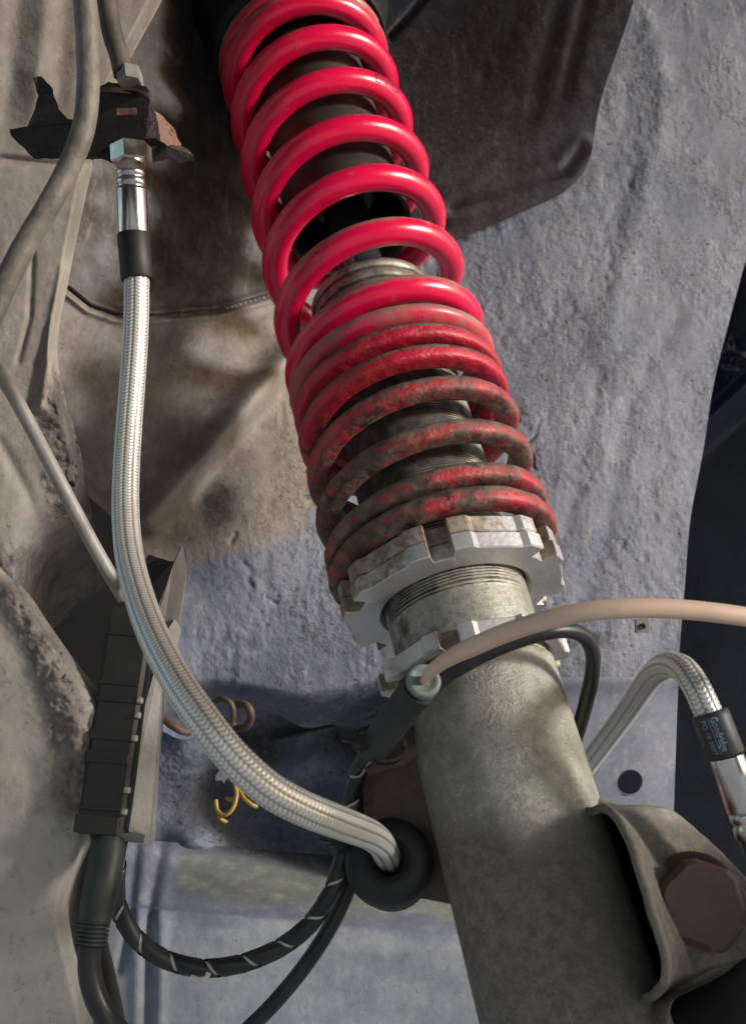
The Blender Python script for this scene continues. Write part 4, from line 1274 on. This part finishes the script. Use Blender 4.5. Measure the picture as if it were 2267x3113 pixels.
# ------------------------------------------------------------------ connector box and its steel channel
cb_top, cb_bot = at(296, 1345, 342), at(222, 1850, 322)
zb = cb_top - cb_bot; Lb = np.linalg.norm(zb)
Mc = frame(cb_bot, zb, cam2w((1, 0.12, -0.12)))
box = empty('connector_box', cb_bot, 'black ribbed plastic connector box clipped into a grey channel', 'connector')
pxm = 0.000142   # metres per picture pixel at this depth
w0 = 50 * pxm
mb = MB(); mb.box((-w0, -0.004, 0.0), (w0, 0.012, Lb), Mc, bevel=0.0012); mb.build('housing', M['black_plastic'], box, org=cb_bot)
for zf, hf, pr_ in ((0.005, 0.075, 0.0016), (0.105, 0.008, 0.0012), (0.30, 0.05, 0.0005), (0.40, 0.035, 0.0005), (0.565, 0.010, 0.0009), (0.64, 0.008, 0.0008), (0.86, 0.012, 0.0006)):
    mb = MB(); mb.box((-w0 * 1.05, -0.004 - pr_, zf * Lb), (w0 * 0.86, -0.0035, (zf + hf) * Lb), Mc, bevel=0.0005)
    mb.build('rib', M['black_plastic'], box, org=cb_bot)
for zf in (0.09, 0.18, 0.40, 0.50, 0.565):
    mb = MB(); mb.box((w0 * 0.82, -0.0052, zf * Lb), (w0 * 1.1, -0.002, (zf + 0.028) * Lb), Mc, bevel=0.0005)
    mb.build('clip_tooth', M['grey_steel'], box, org=cb_bot)

chn = empty('steel_channel', at(330, 1860, 325), 'pale grey steel channel holding the black connector box', 'bracket')
co_ = np.array(chn.location)
plate([(348, 1465), (368, 1400), (388, 1370), (402, 1395), (372, 1500), (362, 1600), (350, 1740), (344, 1858), (330, 1870), (285, 1866), (290, 1830), (305, 1700), (322, 1560)],
      [336, 340, 342, 342, 336, 332, 327, 323, 322, 320, 321, 326, 332], 1.6, 'channel_face', M['grey_steel'], chn, co_)
plate([(396, 1212), (405, 1206), (413, 1216), (414, 1262), (407, 1330), (394, 1392), (372, 1450), (352, 1472), (338, 1440), (341, 1392), (360, 1320), (382, 1256)],
      [356, 356, 355, 352, 348, 343, 339, 337, 338, 341, 347, 352], 1.6, 'upper_wing', M['fin_steel'], chn, co_)
plate([(310, 1250), (330, 1228), (352, 1236), (384, 1244), (396, 1222), (378, 1270), (352, 1340), (338, 1400), (330, 1440), (318, 1340)],
      [372, 372, 372, 368, 362, 360, 356, 352, 356, 368], 2, 'inner_web', M['black_plastic'], chn, co_, 0.5, 9)
plate([(255, 1850), (300, 1842), (322, 1850), (318, 1868), (262, 1862)], [318, 317, 317, 319, 320], 3, 'bent_lip', M['grey_steel'], chn, co_, 0.8, 10)

# ------------------------------------------------------------------ wheel sensor cable set
# strain relief boot and its cable, lower left
sb = empty('cable_boot', at(240, 1870, 318), 'black strain relief boot with ribs hanging below the connector box', 'cable')
so_ = np.array(sb.location)
P = path([(244, 1850, 324), (240, 1880, 320), (228, 1950, 314), (214, 2020, 310), (208, 2050, 308)], 90)
mb = MB(); mb.tube(P, np.interp(np.linspace(0, 1, 90), [0, .12, .85, 1], [.0062, .0056, .0052, .0046]), 28); mb.build('boot', M['boot_rubber'], sb, org=so_)
P = path([(209, 2040, 308), (205, 2066, 307), (200, 2095, 306)], 90)
prof_r = .0038 + .0010 * (np.sin(np.linspace(0, 2 * np.pi * 6, 90)) > -0.2)
mb = MB(); mb.tube(P, prof_r, 28); mb.build('ribbed_end', M['boot_rubber'], sb, org=so_)
P = path([(201, 2085, 306), (198, 2120, 305), (200, 2165, 304), (214, 2215, 303), (240, 2260, 302), (285, 2310, 300), (330, 2350, 300)], 90)
mb = MB(); mb.tube(P, .0034, 24); mb.build('cable', M['cable_black'], sb, org=so_)

# spiral wrapped sensor lead
lead_pts = [(268, 1850, 336), (262, 1900, 336), (256, 1960, 336), (262, 2010, 336), (286, 2060, 336), (325, 2102, 336), (380, 2132, 336), (445, 2146, 336), (510, 2141, 336), (575, 2122, 336), (640, 2088, 336), (692, 2042, 336), (730, 1985, 337), (752, 1930, 338), (763, 1880, 340), (774, 1820, 342), (783, 1760, 342), (787, 1730, 340), (800, 1695, 336), (824, 1660, 330)]
P = path(lead_pts, 700)
lead = empty('wheel_sensor_lead', at(824, 1660, 330), 'black spiral wrapped sensor lead looping from the connector box to the cable tie', 'cable')
lo_ = np.array(lead.location)
mb = MB(); mb.tube(P, .0022, 18); mb.build('inner_wire', M['white_plastic'], lead, org=lo_)
T, N, B = frames(P)
Ls = np.r_[0, np.cumsum(np.linalg.norm(np.diff(P, axis=0), axis=1))]
pitch, gap = 0.0128, 0.0011
nt = int(Ls[-1] / pitch)
mb = MB()
# ribbon: for every turn the wrap covers pitch-gap of length
nn = nt * 40
phi = np.linspace(0, nt * 2 * np.pi, nn)
zc_ = phi / (2 * np.pi) * pitch
rows = []
wob = 1 + 0.10 * (np.sin(zc_ * 900) * 0.5)
for (dz, rr) in ((gap / 2, .00275), (gap / 2 + .0003, .00295), (pitch / 2, .00302), (pitch - gap / 2 - .0003, .00295), (pitch - gap / 2, .00275)):
    z = np.clip(zc_ + dz, 0, Ls[-1])
    Pz = np.stack([np.interp(z, Ls, P[:, k]) for k in range(3)], -1)
    Nz = np.stack([np.interp(z, Ls, N[:, k]) for k in range(3)], -1); Bz = np.stack([np.interp(z, Ls, B[:, k]) for k in range(3)], -1)
    rows.append(Pz + rr * (np.cos(phi)[:, None] * Nz + np.sin(phi)[:, None] * Bz))
mb.grid(np.stack(rows, 0)); mb.build('spiral_wrap', M['cable_black'], lead, org=lo_)
# loose white end of inner tape
mb = MB(); mb.tube(path([(424, 2166, 331), (440, 2171, 330), (456, 2168, 330), (462, 2156, 331)], 24), .0009, 10)
mb.build('loose_tape', M['white_plastic'], lead, org=lo_)

cable('sensor_cable', [(470, 2360, 338), (545, 2285, 340), (605, 2225, 341), (668, 2150, 342), (722, 2070, 343), (758, 2000, 344), (782, 1935, 346), (796, 1870, 352), (800, 1800, 356), (798, 1740, 358), (806, 1690, 356)], .0026, M['cable_black'],
      'plain black cable rising from the bottom edge to behind the grommet', 'cable')

# plug with cap, and the beige cable
plug = empty('sensor_plug', at(825, 1660, 327), 'fat black sensor plug with grey green end cap beside the strut', 'plug')
po_ = np.array(plug.location)
P = path([(820, 1668, 330), (838, 1645, 328), (868, 1602, 325), (902, 1558, 321), (926, 1530, 318)], 80)
mb = MB(); mb.tube(P, np.interp(np.linspace(0, 1, 80), [0, .1, .5, .9, 1], [.0044, .0050, .0053, .0056, .0054]), 32); mb.build('boot', M['boot_rubber'], plug, org=po_)
p0_, p1_ = at(918, 1545, 320), at(943, 1504, 313.5)
dirp = (p1_ - p0_) / np.linalg.norm(p1_ - p0_)
dirp = dirp + 0.75 * (CP - p1_) / np.linalg.norm(CP - p1_); dirp /= np.linalg.norm(dirp)
Mp = frame(at(938, 1509, 316), dirp, (1, 0, 0))
mb = MB(); mb.lathe([(0.0, -0.004), (0.0049, -0.004), (0.0053, -0.0035), (0.0054, 0.0004), (0.005, 0.001), (0.0034, 0.0011), (0.0033, 0.0006), (0.0, 0.0006)], Mp, 48)
mb.build('end_cap', M['cap_rubber'], plug, org=po_)

cable('beige_cable', [(936, 1512, 317), (950, 1492, 311), (975, 1471, 304), (1010, 1450, 298), (1060, 1427, 292), (1120, 1402, 286), (1190, 1379, 281), (1270, 1360, 278), (1350, 1350, 277), (1430, 1347, 278), (1510, 1350, 280), (1590, 1358, 282), (1680, 1371, 285), (1780, 1390, 288), (2000, 1440, 296), (2400, 1560, 310), (2900, 1760, 330)], .0026, M['beige_cable'],
      'beige rubber cable running from the plug cap out past the right edge', 'cable', 420, 28, ([0, .035, .09, 1], [.0013, .0020, .0027, .00275]))
cable('loop_cable', [(955, 1525, 322), (985, 1500, 321), (1030, 1472, 319), (1085, 1444, 318), (1150, 1418, 318), (1215, 1400, 320), (1262, 1397, 324), (1295, 1412, 330), (1312, 1448, 336), (1309, 1505, 342), (1293, 1575, 350), (1275, 1635, 358), (1255, 1700, 368)], .0025, M['cable_black'],
      'glossy black cable looping round the right side of the strut top', 'cable', 220, 24)

# cable ties
def tie(cx, cy, d, r1, r2, tilt, head, name_label):
    o = empty('cable_tie', at(cx, cy, d), name_label, 'cable tie')
    c = np.array(o.location)
    Mt = frame(c, cam2w((math.sin(tilt) * 0.55, math.cos(tilt) * 0.55, 0.8)), cam2w((math.cos(tilt), -math.sin(tilt), 0)))
    a = np.linspace(0, 2 * np.pi, 56, endpoint=False)
    sec = [(0, -.0013), (.0009, -.0013), (.0009, .0013), (0, .0013)]
    G = np.stack([np.stack([(r1 + e) * np.cos(a), (r2 + e) * np.sin(a), np.full_like(a, z)], -1) for e, z in sec + sec[:1]], 0)
    mb = MB(); mb.grid(tr(Mt, G), closev=True, smooth=False); mb.build('strap', M['cable_black'], o, org=c)
    Mh = frame(at(*head), cam2w((math.sin(tilt) * 0.55, math.cos(tilt) * 0.55, 0.8)), cam2w((math.cos(tilt), -math.sin(tilt), 0)))
    mb = MB(); mb.box((-.0024, -.0021, -.0018), (.0024, .0021, .0018), Mh, bevel=.0004); mb.build('tie_head', M['black_plastic'], o, org=c)
    mb = MB(); mb.box((-.0062, -.0008, -.0011), (-.0022, .0002, .0011), Mh, bevel=.0002); mb.build('tail', M['black_plastic'], o, org=c)
    return o


tie(843, 1650, 330, .0078, .0052, R(14), (800, 1646, 326), 'black cable tie round the plug boot and brown tab')
tie(768, 1866, 340, .0036, .0034, R(10), (750, 1866, 334), 'small black cable tie just left of the grommet')

# ------------------------------------------------------------------ small loose things
yw = empty('wire_scrap', at(520, 1770, 470), 'curled yellow wire scrap hanging in the dark recess', 'wire')
yo = np.array(yw.location)
for pts in ([(522, 1740, 472), (524, 1765, 468), (515, 1792, 466), (498, 1806, 466), (482, 1795, 468), (478, 1772, 470)], [(528, 1745, 472), (540, 1768, 468), (556, 1782, 466), (570, 1788, 467)], [(480, 1800, 468), (490, 1815, 467), (502, 1822, 468)], [(500, 1768, 471), (515, 1772, 470), (524, 1765, 469)]):
    mb = MB(); mb.tube(path(pts, 30), .00095, 10); mb.build('strand', M['yellow_wire'], yw, org=yo)
pc = plate([(478, 1718), (490, 1700), (500, 1692), (512, 1708), (505, 1722), (496, 1738), (490, 1728), (478, 1730)], [478, 474, 472, 473, 476, 479, 478, 479], 2.5, 'plastic_scrap', M['white_plastic'], None, None, 1.0, 12)
tag(pc, 'torn white plastic scrap caught behind the braided hose', 'scrap')

# lint on the adjuster ring
fl = MB()
c = at(1215, 1333, 392)
r3 = np.random.default_rng(8)
for k in range(26):
    q = r3.normal(0, 1, (5, 3)); q = q / np.linalg.norm(q, axis=1)[:, None] * r3.uniform(.0004, .0022, (5, 1))
    fl.tube(spline(c + q * np.array([1, .6, 1]), 18), .00006, 5)
tag(fl.build('lint_tuft', M['fluff'], recenter=True), 'tiny tuft of pale lint stuck to the adjuster ring', 'lint')

# square clip nut on the wing and coiled wires in the recess
cn = empty('clip_nut', at(1421, 1386, 505), 'small square clip nut on the wing under the beige cable', 'clip')
cno = np.array(cn.location)
Mx = frame(cno, cam2w((0.05, 0, 1)), cam2w((1, 0.06, 0)))
mb = MB()
o4 = np.array([(-.0028, -.0030), (.0028, -.0030), (.0028, .0030), (-.0028, .0030)])
mb.box((-.0034, -.0034, -.001), (.0034, .0034, .0016), Mx, bevel=.0004); mb.build('nut_plate', M['grey_steel'], cn, org=cno)
mb = MB(); mb.lathe([(.0, .00165), (.0012, .00165), (.0014, .0018), (.0014, .0024), (.0009, .0024), (.0008, .0018)], Mx, 20); mb.build('bore', M['black_rubber'], cn, org=cno)
cw = empty('clamp_loop', at(520, 1580, 492), 'dull wire clamp loops under the shelf behind the hose', 'clamp')
cwo = np.array(cw.location)
for pts, r in (([(470, 1560, 486), (490, 1548, 480), (512, 1560, 478), (516, 1592, 480), (500, 1620, 486), (488, 1640, 492)], .0016), ([(520, 1560, 484), (545, 1562, 480), (556, 1585, 480), (545, 1610, 486), (520, 1612, 490), (508, 1590, 490)], .0022), ([(350, 1570, 480), (372, 1600, 476), (400, 1618, 476), (420, 1622, 480)], .0022)):
    mb = MB(); mb.tube(path(pts, 50), r * 0.85, 12); mb.build('loop', M['brown_plate'], cw, org=cwo)

# lower ball joint arm glimpsed under the bracket
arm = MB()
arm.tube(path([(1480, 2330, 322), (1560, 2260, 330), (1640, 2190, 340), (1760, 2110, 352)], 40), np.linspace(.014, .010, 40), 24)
tag(arm.build('control_arm', M['void_shade'], recenter=True), 'black suspension arm in deep shade under the bracket', 'arm')

# steering knuckle the strut is bolted to: cast iron, mostly beyond the right edge of the picture
kn = MB()
pk = spline(cam2w(np.array([(150, -150, -318), (185, -120, -300), (225, -105, -272), (255, -120, -245), (262, -180, -240)]) / 1000.0) + CP, 60)
T_, N_, B_ = frames(pk)
a_ = np.linspace(0, 2 * np.pi, 40, endpoint=False)
r_ = np.interp(np.linspace(0, 1, 60), [0, .2, .5, .8, 1], [.012, .022, .048, .052, .05])
Gk = pk[:, None] + r_[:, None, None] * (np.cos(a_)[None, :, None] * N_[:, None] + np.sin(a_)[None, :, None] * B_[:, None])
Gk = Gk + (fbm(Gk, 40, 3, 44)[..., None] - 0.5) * 0.008
kn.grid(Gk, closev=True); kn.f.append(tuple(np.arange(40)[::-1])); kn.smooth.append(False)
kn.f.append(tuple(59 * 40 + np.arange(40))); kn.smooth.append(False)
tag(kn.build('steering_knuckle', M['rusty_black'], recenter=True), 'rusty cast steering knuckle joining the bracket at the right edge', 'knuckle')
